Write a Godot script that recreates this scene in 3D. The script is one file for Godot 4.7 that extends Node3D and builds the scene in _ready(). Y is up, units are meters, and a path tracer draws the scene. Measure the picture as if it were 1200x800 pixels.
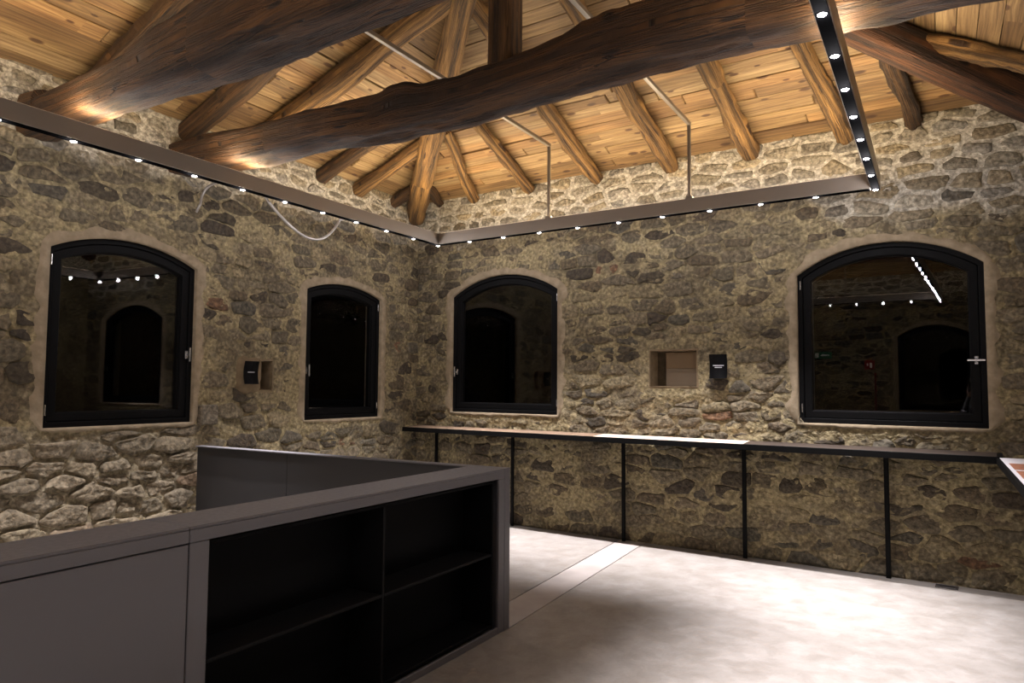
extends Node3D
# A night view of a restored stone room under a hipped timber roof: two rubble walls with arched windows,
# hewn tie beams, a suspended frame of downlights, a sloped display ledge and a grey shelf parapet.

const UP := Vector3.UP
const EAVE := 4.19            # underside of the roof boards over the wall face
const PITCH := 21.5
const GAP := 0.4825          # from lamp to lamp
const LED_Y := 3.41
var rng := RandomNumberGenerator.new()
var fbm := FastNoiseLite.new()
var fine := FastNoiseLite.new()
var M := {}
var taken := {}
var TP := tan(deg_to_rad(PITCH))


# ---------------------------------------------------------------- mesh building
class MB:
	var v := PackedVector3Array()
	var uv := PackedVector2Array()
	var col := PackedColorArray()
	var colored := false
	var smooth := false

	func _init(is_smooth := false, is_colored := false):
		smooth = is_smooth
		colored = is_colored

	# a triangle whose front looks along dir
	func tri(a: Vector3, b: Vector3, c: Vector3, dir: Vector3, ua := Vector2.ZERO, ub := Vector2.ZERO, uc := Vector2.ZERO, ca := Color.WHITE, cb := Color.WHITE, cc := Color.WHITE):
		if (b - a).cross(c - a).dot(dir) > 0.0:
			v.append_array([a, c, b])
			uv.append_array([ua, uc, ub])
			if colored: col.append_array([ca, cc, cb])
		else:
			v.append_array([a, b, c])
			uv.append_array([ua, ub, uc])
			if colored: col.append_array([ca, cb, cc])

	func quad(a: Vector3, b: Vector3, c: Vector3, d: Vector3, dir: Vector3):
		tri(a, b, c, dir)
		tri(a, c, d, dir)

	# a flat convex polygon
	func fan(p: PackedVector3Array, dir: Vector3):
		for i in range(1, p.size() - 1):
			tri(p[0], p[i], p[i + 1], dir)

	func mesh() -> ArrayMesh:
		var st := SurfaceTool.new()
		st.begin(Mesh.PRIMITIVE_TRIANGLES)
		st.set_smooth_group(0 if smooth else -1)
		for i in v.size():
			if colored: st.set_color(col[i])
			st.set_uv(uv[i])
			st.add_vertex(v[i])
		st.generate_normals()
		st.index()
		return st.commit()

	# a box with chamfered edges, centred in the transform
	func box(t: Transform3D, size: Vector3, bev := 0.003):
		var h := size * 0.5
		var b := minf(bev, minf(h.x, minf(h.y, h.z)) * 0.6)
		var P := func(sx: int, sy: int, sz: int, k: int) -> Vector3:
			var q := Vector3(h.x - b, h.y - b, h.z - b)
			q[k] += b
			return t * (q * Vector3(sx, sy, sz))
		for k in 3:
			var i := (k + 1) % 3
			var j := (k + 2) % 3
			for s in [-1, 1]:
				var c := []
				for ab in [[-1, -1], [1, -1], [1, 1], [-1, 1]]:
					var sg := [0, 0, 0]
					sg[k] = s; sg[i] = ab[0]; sg[j] = ab[1]
					c.append(P.call(sg[0], sg[1], sg[2], k))
				var nn := Vector3.ZERO
				nn[k] = s
				quad(c[0], c[1], c[2], c[3], t.basis * nn)
			for a in [-1, 1]:
				for bb in [-1, 1]:
					var s0 := [0, 0, 0]
					var s1 := [0, 0, 0]
					s0[k] = -1; s1[k] = 1
					s0[i] = a; s1[i] = a; s0[j] = bb; s1[j] = bb
					var nn := Vector3.ZERO
					nn[i] = a; nn[j] = bb
					quad(P.call(s0[0], s0[1], s0[2], i), P.call(s1[0], s1[1], s1[2], i), P.call(s1[0], s1[1], s1[2], j), P.call(s0[0], s0[1], s0[2], j), t.basis * nn)
		for sx in [-1, 1]:
			for sy in [-1, 1]:
				for sz in [-1, 1]:
					tri(P.call(sx, sy, sz, 0), P.call(sx, sy, sz, 1), P.call(sx, sy, sz, 2), t.basis * Vector3(sx, sy, sz))

	func box_at(lo: Vector3, hi: Vector3, bev := 0.003):
		box(Transform3D(Basis(), (lo + hi) * 0.5), hi - lo, bev)

	# a bar between two points; w across (horizontal), hgt the other way
	func bar(a: Vector3, b: Vector3, w: float, hgt: float, bev := 0.003):
		var d := (b - a).normalized()
		var side := d.cross(Vector3.UP)
		side = Vector3.RIGHT if side.length() < 0.01 else side.normalized()
		var up := side.cross(d).normalized()
		box(Transform3D(Basis(side, up, -d), (a + b) * 0.5), Vector3(w, hgt, (b - a).length()), bev)

	# a round tube along a path
	func tube(p: PackedVector3Array, r: float, n := 10):
		var rings := []
		var side := Vector3.RIGHT
		for i in p.size():
			var d := (p[mini(i + 1, p.size() - 1)] - p[maxi(i - 1, 0)]).normalized()
			side = (side - d * side.dot(d))
			if side.length() < 0.1: side = d.cross(Vector3.UP if absf(d.y) < 0.9 else Vector3.BACK)
			side = side.normalized()
			var up := d.cross(side)
			var ring := PackedVector3Array()
			for k in n:
				var a := TAU * k / n
				ring.append(p[i] + (side * cos(a) + up * sin(a)) * r)
			rings.append(ring)
		for i in p.size() - 1:
			for k in n:
				var k2 := (k + 1) % n
				var dir: Vector3 = rings[i][k] + rings[i][k2] - 2.0 * p[i]
				quad(rings[i][k], rings[i][k2], rings[i + 1][k2], rings[i + 1][k], dir)
		fan(rings[0], p[0] - p[1])
		fan(rings[-1], p[-1] - p[-2])


func cylinder(mb: MB, a: Vector3, b: Vector3, r: float, n := 16):
	mb.tube(PackedVector3Array([a, b]), r, n)


# ---------------------------------------------------------------- objects
func numbered(called: String) -> String:
	var k: int = taken.get(called, 0)
	taken[called] = k + 1
	return called if k == 0 else "%s_%03d" % [called, k]


func thing(called: String, label: String, category: String, group := "", kind := "") -> Node3D:
	var o := Node3D.new()
	o.name = numbered(called)
	add_child(o)
	tag(o, label, category, group, kind)
	return o


func tag(o: Node3D, label: String, category: String, group := "", kind := ""):
	o.set_meta("label", label)
	o.set_meta("category", category)
	if group: o.set_meta("group", group)
	if kind: o.set_meta("kind", kind)


func obj(called: String, mb: MB, m: Material, parent: Node3D, label := "") -> MeshInstance3D:
	var o := MeshInstance3D.new()
	o.name = called
	o.mesh = mb.mesh()
	o.material_override = m
	o.cast_shadow = GeometryInstance3D.SHADOW_CASTING_SETTING_ON
	parent.add_child(o, true)
	if label: o.set_meta("label", label)
	return o


# ---------------------------------------------------------------- materials and textures
func noise_tex(freq: float, octaves: int, lo: Color, hi: Color, sd: int, size := 512, type := FastNoiseLite.TYPE_SIMPLEX_SMOOTH, warp := 0.0) -> NoiseTexture2D:
	var n := FastNoiseLite.new()
	n.noise_type = type
	n.seed = sd
	n.frequency = freq
	n.fractal_octaves = octaves
	n.fractal_gain = 0.55
	if warp > 0.0:
		n.domain_warp_enabled = true
		n.domain_warp_amplitude = warp
		n.domain_warp_frequency = freq
	var t := NoiseTexture2D.new()
	t.width = size
	t.height = size
	t.seamless = true
	t.noise = n
	var g := Gradient.new()
	g.set_color(0, lo)
	g.set_color(1, hi)
	t.color_ramp = g
	return t


func mat(c: Color, rough := 0.8, metal := 0.0) -> StandardMaterial3D:
	var m := StandardMaterial3D.new()
	m.albedo_color = c
	m.roughness = rough
	m.metallic = metal
	return m


func world_tri(m: StandardMaterial3D, scale: float) -> StandardMaterial3D:
	m.uv1_triplanar = true
	m.uv1_world_triplanar = true
	m.uv1_scale = Vector3.ONE * scale
	return m


# grain along x: streaks, growth bands, optional knots and cracks; returns [colour texture, relief texture]
func wood_texture(w: int, h: int, dark: Color, light: Color, sd: int, knots: int, cracks: float, bands: float, bw := 0.22, ks := 1.0) -> Array:
	var n := FastNoiseLite.new()
	n.seed = sd
	n.frequency = 1.0
	n.fractal_octaves = 3
	var r := RandomNumberGenerator.new()
	r.seed = sd
	var kn := []
	for i in knots:
		kn.append([r.randf() * w, r.randf() * h, r.randf_range(4.0, 9.0)])
	var data := PackedByteArray()
	var rel := PackedByteArray()
	data.resize(w * h * 3)
	rel.resize(w * h)
	for y in h:
		for x in w:
			var fy := float(y) / h
			var fx := float(x) / w
			var kd := 0.0
			var off := 0.0
			for k in kn:
				var dx: float = (x - k[0]) * 0.45
				var dy: float = y - k[1]
				if absf(dy) < 50.0 and absf(dx) < 50.0:
					var q := sqrt(dx * dx + dy * dy)
					off += signf(dy) * 12.0 * exp(-q / (k[2] * 2.2)) / h
					kd = maxf(kd, 1.0 - smoothstep(k[2] * 0.6, k[2] * 1.3, q))
			var yy := fy + off + 0.02 * n.get_noise_2d(fx * 3.0, fy * 4.0)
			var band := 0.5 + 0.5 * sin(TAU * bands * (yy + 0.03 * n.get_noise_2d(fx * 2.0 + 40.0, yy * 6.0)))
			var streak := n.get_noise_2d(fx * 5.0, yy * 60.0)
			var fib := n.get_noise_2d(fx * 22.0 + 9.0, yy * 190.0)
			var blot := n.get_noise_2d(fx * 3.0 + 71.0, fy * 5.0)
			var t := 0.55 + bw * (band - 0.5) + ks * (0.30 * streak + 0.16 * fib + 0.38 * blot)
			var ck := 0.0
			if cracks > 0.0:
				var c := absf(n.get_noise_2d(fx * 2.6 + 17.0, yy * 13.0))
				ck = (1.0 - smoothstep(0.010, 0.042, c)) * cracks * smoothstep(-0.25, 0.1, n.get_noise_2d(fx * 2.0 + 90.0, fy * 3.0))
			t = clampf(t - 0.6 * ck, 0.0, 1.0)
			var c2 := dark.lerp(light, t)
			c2 = c2.lerp(dark * Color(0.75, 0.6, 0.5), kd * 0.8)
			var i := (y * w + x) * 3
			data[i] = int(clampf(c2.r, 0, 1) * 255)
			data[i + 1] = int(clampf(c2.g, 0, 1) * 255)
			data[i + 2] = int(clampf(c2.b, 0, 1) * 255)
			rel[y * w + x] = int(clampf(0.6 + 0.25 * streak + 0.15 * fib - 0.6 * ck + 0.1 * kd, 0, 1) * 255)
	return [ImageTexture.create_from_image(Image.create_from_data(w, h, false, Image.FORMAT_RGB8, data)), ImageTexture.create_from_image(Image.create_from_data(w, h, false, Image.FORMAT_L8, rel))]


func make_materials():
	var log_t := wood_texture(1024, 384, Color(0.26, 0.205, 0.145), Color(0.98, 0.87, 0.70), 5, 22, 1.0, 4.0, 0.08, 1.5)
	var board_t := wood_texture(1536, 320, Color(0.32, 0.245, 0.15), Color(0.64, 0.56, 0.415), 11, 34, 0.0, 22.0)
	var grit := noise_tex(0.02, 5, Color.BLACK, Color.WHITE, 3, 512)
	for k in [["beam", Color(0.375, 0.285, 0.175)], ["pole", Color(0.68, 0.59, 0.43)], ["hip", Color(0.67, 0.58, 0.42)], ["dark_pole", Color(0.42, 0.345, 0.25)], ["red_pole", Color(0.42, 0.305, 0.225)]]:
		var m := mat(k[1], 0.78)
		m.albedo_texture = log_t[0]
		m.heightmap_enabled = true
		m.heightmap_texture = log_t[1]
		m.heightmap_scale = 3.2
		M[k[0]] = m
	var tints := [Color(1.0, 0.98, 0.95), Color(0.90, 0.86, 0.80), Color(0.98, 0.90, 0.80), Color(0.80, 0.74, 0.66)]
	for i in 4:
		var m := mat(tints[i], 0.7)
		m.albedo_texture = board_t[0]
		m.heightmap_enabled = true
		m.heightmap_texture = board_t[1]
		m.heightmap_scale = 0.25
		M["board%d" % i] = m
	# stone: the tone is in the vertices, mottling and relief in the textures
	var st := world_tri(mat(Color.WHITE, 0.88), 0.9)
	st.vertex_color_use_as_albedo = true
	st.albedo_texture = noise_tex(0.026, 6, Color(0.34, 0.33, 0.31), Color(1, 1, 1), 21, 768, FastNoiseLite.TYPE_SIMPLEX_SMOOTH, 30.0)
	st.heightmap_enabled = true
	st.heightmap_texture = noise_tex(0.014, 6, Color.BLACK, Color.WHITE, 22, 768)
	st.heightmap_scale = 2.2
	M.stone = st
	var mo := world_tri(mat(Color.WHITE, 0.92), 0.8)
	mo.vertex_color_use_as_albedo = true
	mo.albedo_texture = noise_tex(0.03, 6, Color(0.46, 0.45, 0.43), Color(1, 1, 1), 31, 768)
	mo.heightmap_enabled = true
	mo.heightmap_texture = noise_tex(0.016, 5, Color.BLACK, Color.WHITE, 32, 768)
	mo.heightmap_scale = 1.8
	M.mortar = mo
	var pl := world_tri(mat(Color(0.60, 0.545, 0.45), 0.9), 1.2)
	pl.albedo_texture = noise_tex(0.012, 5, Color(0.75, 0.73, 0.70), Color(1, 1, 1), 41, 512)
	pl.heightmap_enabled = true
	pl.heightmap_texture = grit
	pl.heightmap_scale = 0.4
	M.plaster = pl
	M.niche = pl.duplicate()
	M.niche.albedo_color = Color(0.50, 0.435, 0.33)
	M.niche_upper = mat(Color(0.47, 0.385, 0.275), 0.7)
	M.niche_lower = mat(Color(0.50, 0.44, 0.36), 0.7)
	# polished concrete
	var co := world_tri(mat(Color(0.60, 0.58, 0.56), 0.5), 0.22)
	co.albedo_texture = noise_tex(0.016, 7, Color(0.80, 0.785, 0.76), Color(1, 1, 1), 51, 1024, FastNoiseLite.TYPE_SIMPLEX_SMOOTH, 45.0)
	(co.albedo_texture as NoiseTexture2D).noise.fractal_gain = 0.68
	co.roughness_texture = noise_tex(0.01, 5, Color(0.6, 0.6, 0.6), Color(1, 1, 1), 52, 512)
	co.heightmap_enabled = true
	co.heightmap_texture = noise_tex(0.02, 6, Color.BLACK, Color.WHITE, 53, 1024)
	co.heightmap_scale = 0.5
	M.concrete = co
	var cs := world_tri(mat(Color(0.66, 0.63, 0.61), 0.45), 0.5)
	cs.albedo_texture = noise_tex(0.006, 4, Color(0.85, 0.84, 0.83), Color(1, 1, 1), 54, 512)
	M.concrete_strip = cs
	M.joint = mat(Color(0.10, 0.08, 0.07), 0.95)
	# metals and paint
	var gp := world_tri(mat(Color(0.365, 0.358, 0.372), 0.5), 2.0)
	gp.roughness_texture = noise_tex(0.05, 3, Color(0.8, 0.8, 0.8), Color(1, 1, 1), 61, 256)
	M.grey_panel = gp
	M.dark_panel = mat(Color(0.05, 0.05, 0.055), 0.6)
	M.black_frame = mat(Color(0.05, 0.05, 0.052), 0.65)
	M.black_steel = mat(Color(0.045, 0.045, 0.045), 0.6)
	M.shelf_panel = mat(Color(0.09, 0.09, 0.095), 0.6)
	for k in ["shelf_panel", "dark_panel", "black_frame", "black_steel"]: M[k].metallic_specular = 0.2
	M.screen = mat(Color(0.15, 0.147, 0.15), 0.5)
	var ch := world_tri(mat(Color(0.56, 0.525, 0.48), 0.42, 0.5), 1.0)
	ch.roughness_texture = noise_tex(0.03, 4, Color(0.75, 0.75, 0.75), Color(1, 1, 1), 62, 256)
	M.channel = ch
	M.channel_under = mat(Color(0.008, 0.008, 0.009), 0.95)
	M.channel_under.metallic_specular = 0.05
	M.steel = mat(Color(0.52, 0.49, 0.45), 0.4, 0.7)
	M.chrome = mat(Color(0.8, 0.8, 0.8), 0.22, 0.9)
	M.conduit = mat(Color(0.55, 0.53, 0.50), 0.35, 0.3)
	var gl := mat(Color(0.0, 0.0, 0.0, 0.01), 0.0)
	gl.transparency = BaseMaterial3D.TRANSPARENCY_ALPHA
	M.glass = gl
	var le := mat(Color(1, 1, 1), 0.4)
	le.emission_enabled = true
	le.emission = Color(1.0, 0.97, 0.98)
	le.emission_energy_multiplier = 22.0
	M.led = le
	var ls := mat(Color(1, 1, 1), 0.4)
	ls.emission_enabled = true
	ls.emission = Color(1.0, 0.89, 0.74)
	ls.emission_energy_multiplier = 1.0
	M.led_strip = ls


# ---------------------------------------------------------------- walls
class Wall:
	var o: Vector3
	var ux: Vector3
	var n: Vector3
	var umax: float
	var openings := []     # arched windows
	var niches := []
	var patches := []      # plastered areas without stones
	var side := ""
	func at(u: float, v: float, d: float) -> Vector3:
		return o + ux * u + Vector3.UP * v + n * d


func arch(u0: float, u1: float, v0: float, v1: float, v2: float) -> Dictionary:
	var c := u1 - u0
	var s := v2 - v1
	var R := (c * c / 4.0 + s * s) / (2.0 * s)
	return {"u0": u0, "u1": u1, "v0": v0, "v1": v1, "v2": v2, "R": R, "uc": (u0 + u1) / 2.0, "cv": v2 - R}


# signed distance to an arched opening, negative inside
func arch_sd(a: Dictionary, u: float, v: float) -> float:
	var d := maxf(absf(u - a.uc) - (a.u1 - a.u0) / 2.0, a.v0 - v)
	if v > a.v1 - 0.15:
		d = maxf(d, Vector2(u - a.uc, v - a.cv).length() - a.R)
	return d


func arch_line(a: Dictionary, inset: float, n := 18) -> PackedVector2Array:
	var p := PackedVector2Array()
	var R: float = a.R - inset
	var hw: float = (a.u1 - a.u0) / 2.0 - inset
	var ang := asin(clampf(hw / R, -1, 1))
	p.append(Vector2(a.uc - hw, a.v0 + inset))
	p.append(Vector2(a.uc + hw, a.v0 + inset))
	for i in n + 1:
		var t := ang - 2.0 * ang * i / n
		p.append(Vector2(a.uc + R * sin(t), a.cv + R * cos(t)))
	return p


func box_sd(b: Array, u: float, v: float) -> float:
	return maxf(absf(u - (b[0] + b[1]) / 2.0) - (b[1] - b[0]) / 2.0, absf(v - (b[2] + b[3]) / 2.0) - (b[3] - b[2]) / 2.0)


func hole_sd(w: Wall, u: float, v: float) -> float:
	var d := 9.0
	for a in w.openings: d = minf(d, arch_sd(a, u, v))
	for b in w.niches: d = minf(d, box_sd(b, u, v))
	return d


func stone_sd(w: Wall, u: float, v: float) -> float:
	var d := hole_sd(w, u, v)
	for b in w.patches: d = minf(d, box_sd(b, u, v))
	return d


func rough_low(w: Wall, u: float, v: float) -> float:
	# the bare, deeply raked masonry under the first window of the left wall
	if w.side == "left":
		return smoothstep(1.36, 1.24, v + 0.05 * fine.get_noise_2d(u * 3.0, 5.0)) * smoothstep(3.25, 3.55, u)
	return 0.0


# the pale repointed courses under the eaves
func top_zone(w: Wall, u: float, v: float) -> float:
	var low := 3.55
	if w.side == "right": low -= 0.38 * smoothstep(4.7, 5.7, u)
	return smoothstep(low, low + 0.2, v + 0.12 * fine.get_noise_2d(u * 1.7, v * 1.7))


func mortar_d(w: Wall, u: float, v: float) -> float:
	var k := 0.0 if w.side == "left" else 37.0
	var big := fbm.get_noise_2d(u * 0.55 + k, v * 0.7)
	var mid := fbm.get_noise_2d(u * 4.0 + k, v * 5.5 + 20.0)
	var sm := fine.get_noise_2d(u * 16.0 + k, v * 20.0)
	var d := 0.003 + 0.016 * big + 0.021 * mid + 0.004 * sm
	var lo := rough_low(w, u, v)
	d = lerpf(d, 0.004 + 0.016 * mid + 0.006 * sm, lo)
	d = lerpf(d, 0.006 + 0.010 * mid + 0.005 * sm, top_zone(w, u, v))
	var h := hole_sd(w, u, v)
	d = lerpf(d, 0.018 + 0.006 * mid, smoothstep(0.22, 0.04, h) * (1.0 - lo))
	return d


func mortar_color(w: Wall, u: float, v: float) -> Color:
	var k := 0.0 if w.side == "left" else 37.0
	var a := fbm.get_noise_2d(u * 1.1 + k + 9.0, v * 1.3)
	var b := fbm.get_noise_2d(u * 6.0 + k, v * 7.0 + 50.0)
	var c := Color(0.47, 0.385, 0.210)
	c = c.lerp(Color(0.19, 0.152, 0.090), clampf(0.28 + 1.4 * a + 1.3 * b, 0.0, 0.92))
	c = c.lerp(Color(0.53, 0.445, 0.275), clampf(1.4 * b - 0.15, 0.0, 0.7))
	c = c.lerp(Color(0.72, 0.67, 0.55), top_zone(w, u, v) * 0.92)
	c = c.lerp(Color(0.46, 0.395, 0.275), rough_low(w, u, v) * 0.6)
	return c


func build_mortar(w: Wall, root: Node3D, umin: float, umax: float, step: float, vmax: float):
	var nu := int((umax - umin) / step)
	var nv := int(vmax / step)
	var pts := PackedVector3Array()
	var cols := PackedColorArray()
	for j in nv + 1:
		for i in nu + 1:
			var u := umin + (umax - umin) * i / nu
			var v := vmax * j / nv
			pts.append(w.at(u, v, mortar_d(w, u, v)))
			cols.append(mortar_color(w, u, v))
	var mb := MB.new(true, true)
	for j in nv:
		for i in nu:
			var u := umin + (umax - umin) * (i + 0.5) / nu
			var v := vmax * (j + 0.5) / nv
			if hole_sd(w, u, v) < 0.012: continue
			var a := j * (nu + 1) + i
			var b := a + 1
			var c := a + nu + 2
			var d := a + nu + 1
			mb.tri(pts[a], pts[b], pts[c], w.n, Vector2.ZERO, Vector2.ZERO, Vector2.ZERO, cols[a], cols[b], cols[c])
			mb.tri(pts[a], pts[c], pts[d], w.n, Vector2.ZERO, Vector2.ZERO, Vector2.ZERO, cols[a], cols[c], cols[d])
	obj("mortar", mb, M.mortar, root)


func stone_tone(w: Wall, u: float, v: float) -> Color:
	var pal := [Color(0.235, 0.193, 0.122), Color(0.205, 0.158, 0.092), Color(0.118, 0.091, 0.056), Color(0.39, 0.315, 0.180), Color(0.178, 0.153, 0.106), Color(0.290, 0.235, 0.145), Color(0.28, 0.155, 0.080)]
	var r := rng.randf()
	var i := 0
	var dark := clampf(0.5 + 1.2 * fbm.get_noise_2d(u * 0.8 + 77.0, v * 0.9), 0.0, 1.0)
	if r < 0.26: i = 0
	elif r < 0.46: i = 1
	elif r < 0.46 + 0.24 * dark: i = 2
	elif r < 0.80: i = 5
	elif r < 0.88: i = 4
	elif r < 0.988: i = 3
	else: i = 6
	if i == 6 and v > 3.4: i = 3
	var c: Color = pal[i]
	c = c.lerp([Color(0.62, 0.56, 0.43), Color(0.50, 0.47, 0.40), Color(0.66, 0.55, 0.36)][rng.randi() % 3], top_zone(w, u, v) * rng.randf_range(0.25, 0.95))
	c = c.lerp(Color(0.41, 0.335, 0.225), rough_low(w, u, v) * 0.7)
	var k := rng.randf_range(0.85, 1.15)
	return Color(c.r * k, c.g * k, c.b * k)


# irregular rubble: cells round jittered course seeds, drawn as domed stones that the mortar laps over
func build_stones(w: Wall, root: Node3D, umin: float, umax: float, vmax: float, label_note: String):
	var seeds := []
	var v := 0.02
	while v < vmax:
		var big := rough_low(w, 4.5, v) > 0.5
		var h := rng.randf_range(0.07, 0.18)
		var u := umin - rng.randf() * 0.3
		while u < umax:
			var wd := rng.randf_range(0.16, 0.46) * (0.7 + h * 2.4)
			seeds.append(Vector2(u + wd * 0.5 + rng.randf_range(-0.03, 0.03), v + h * 0.5 + rng.randf_range(-0.32, 0.32) * h))
			u += wd
		v += h
	var stretch := 2.0
	var found := []
	for s in seeds.size():
		var c: Vector2 = seeds[s]
		if stone_sd(w, c.x, c.y) < 0.03: continue
		var cell := PackedVector2Array([Vector2(-0.42, -0.15), Vector2(0.42, -0.15), Vector2(0.42, 0.15), Vector2(-0.42, 0.15)])
		for t in seeds.size():
			if t == s: continue
			var q: Vector2 = seeds[t] - c
			if absf(q.x) > 0.75 or absf(q.y) > 0.4: continue
			# keep the side nearer to this seed, distances stretched along y
			var nn := Vector2(q.x, q.y * stretch * stretch)
			var lim := (q.x * q.x + q.y * q.y * stretch * stretch) * 0.5
			var out := PackedVector2Array()
			for i in cell.size():
				var a := cell[i]
				var b := cell[(i + 1) % cell.size()]
				var da := a.dot(nn) - lim
				var db := b.dot(nn) - lim
				if da <= 0.0: out.append(a)
				if (da < 0.0) != (db < 0.0) and absf(da - db) > 1e-9: out.append(a.lerp(b, da / (da - db)))
			cell = out
			if cell.size() < 3: break
		if cell.size() < 3: continue
		var mid := Vector2.ZERO
		for q in cell: mid += q
		mid /= cell.size()
		var gap := rng.randf_range(0.006, 0.024) * (0.6 if rough_low(w, c.x, c.y) > 0.5 else 1.0)
		gap += 0.014 * top_zone(w, c.x, c.y) + 0.012 * rough_low(w, c.x, c.y)
		var soft := PackedVector2Array()
		for i in cell.size():
			var a := cell[i]
			var b := cell[(i + 1) % cell.size()]
			if a.distance_to(b) < 0.012: continue
			soft.append(a.lerp(b, 0.16))
			soft.append(a.lerp(b, 0.84))
		var ring := PackedVector2Array()
		var area := 0.0
		for i in soft.size():
			var q := soft[i] - mid
			q -= q.normalized() * minf(gap, q.length() * 0.4)
			var p := c + mid + q
			p += Vector2(fine.get_noise_2d(p.x * 14.0, p.y * 14.0), fine.get_noise_2d(p.x * 14.0 + 60.0, p.y * 14.0)) * 0.022
			for k in 3:
				var sd := stone_sd(w, p.x, p.y)
				if sd < 0.05:
					var e := 0.004
					var g := Vector2(stone_sd(w, p.x + e, p.y) - sd, stone_sd(w, p.x, p.y + e) - sd)
					if g.length() > 1e-6: p += g.normalized() * (0.052 - sd)
			p.y = clampf(p.y, 0.004, vmax)
			ring.append(p)
		if ring.size() < 4: continue
		for i in ring.size():
			area += ring[i].cross(ring[(i + 1) % ring.size()]) * 0.5
		if absf(area) < 0.0015: continue
		found.append([absf(area), ring, c])
	found.sort_custom(func(a, b): return a[0] > b[0])
	var rest := MB.new(true, true)
	var count := 0
	for f in found:
		var ring: PackedVector2Array = f[1]
		var c: Vector2 = f[2]
		var lo := rough_low(w, c.x, c.y)
		var tz := top_zone(w, c.x, c.y)
		var p := rng.randf_range(-0.003, 0.019)
		p = lerpf(p, rng.randf_range(0.010, 0.055), lo)
		p = lerpf(p, rng.randf_range(0.008, 0.024), tz)
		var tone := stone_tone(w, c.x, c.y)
		var mb: MB = rest
		if count < 300: mb = MB.new(true, true)
		var ctr := Vector2.ZERO
		for q in ring: ctr += q
		ctr /= ring.size()
		var tilt := Vector2(rng.randf_range(-0.06, 0.06), rng.randf_range(-0.16, 0.10))
		var rings := []
		var n := ring.size()
		for k in 4:
			var sc: float = [1.05, 1.0, 0.91, 0.55][k]
			var dep: float = [-0.05, p - 0.012, p * 0.98, p * 1.03][k]
			var row := PackedVector3Array()
			for i in n:
				var q := ctr + (ring[i] - ctr) * sc
				var d := dep
				if k > 0: d += tilt.dot(q - ctr) + fine.get_noise_3d(q.x * 13.0, q.y * 17.0, 3.0 + k) * (0.011 + 0.016 * lo)
				row.append(w.at(q.x, q.y, d))
			rings.append(row)
		var top := w.at(ctr.x, ctr.y, p * 1.08 + rng.randf_range(-0.006, 0.006))
		var inner := w.at(ctr.x, ctr.y, -0.2)
		for k in 3:
			for i in n:
				var j := (i + 1) % n
				var dir: Vector3 = rings[k][i] + rings[k + 1][j] - 2.0 * inner
				mb.tri(rings[k][i], rings[k][j], rings[k + 1][j], dir, Vector2.ZERO, Vector2.ZERO, Vector2.ZERO, tone, tone, tone)
				mb.tri(rings[k][i], rings[k + 1][j], rings[k + 1][i], dir, Vector2.ZERO, Vector2.ZERO, Vector2.ZERO, tone, tone, tone)
		for i in n:
			mb.tri(rings[3][i], rings[3][(i + 1) % n], top, w.n, Vector2.ZERO, Vector2.ZERO, Vector2.ZERO, tone, tone, tone)
		if count < 300: obj("stone", mb, M.stone, root)
		count += 1
	if rest.v.size():
		var o := obj("small_stones", rest, M.stone, root)
		o.set_meta("kind", "stuff")
	print(w.side, " stones ", count)


# the wall's core with its openings cut through
func build_core(w: Wall, root: Node3D, u0: float, u1: float, vmax: float):
	var turn := Transform3D(Basis(w.ux, UP, w.ux.cross(UP)), w.o)   # x along the wall, y up
	var sgn := w.ux.cross(UP).dot(w.n)
	var core := CSGBox3D.new()
	core.name = "masonry_core"
	core.size = Vector3(u1 - u0, vmax + 0.4, 0.5)
	core.material = M.joint
	core.transform = turn * Transform3D(Basis(), Vector3((u0 + u1) / 2.0, vmax / 2.0 - 0.2, -sgn * 0.315))
	for a in w.openings:
		var cut := CSGPolygon3D.new()
		cut.operation = CSGShape3D.OPERATION_SUBTRACTION
		cut.polygon = arch_line(a, -0.35)
		cut.depth = 2.0
		cut.material = M.plaster
		cut.transform = core.transform.affine_inverse() * turn * Transform3D(Basis(), Vector3(0, 0, 1.0))
		core.add_child(cut)
	for b in w.niches:
		var cut := CSGBox3D.new()
		cut.operation = CSGShape3D.OPERATION_SUBTRACTION
		cut.size = Vector3(b[1] - b[0] + 0.02, b[3] - b[2] + 0.02, 2.0 * b[4])
		cut.material = M.plaster
		cut.transform = core.transform.affine_inverse() * turn * Transform3D(Basis(), Vector3((b[0] + b[1]) / 2.0, (b[2] + b[3]) / 2.0, 0))
		core.add_child(cut)
	root.add_child(core)


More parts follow.
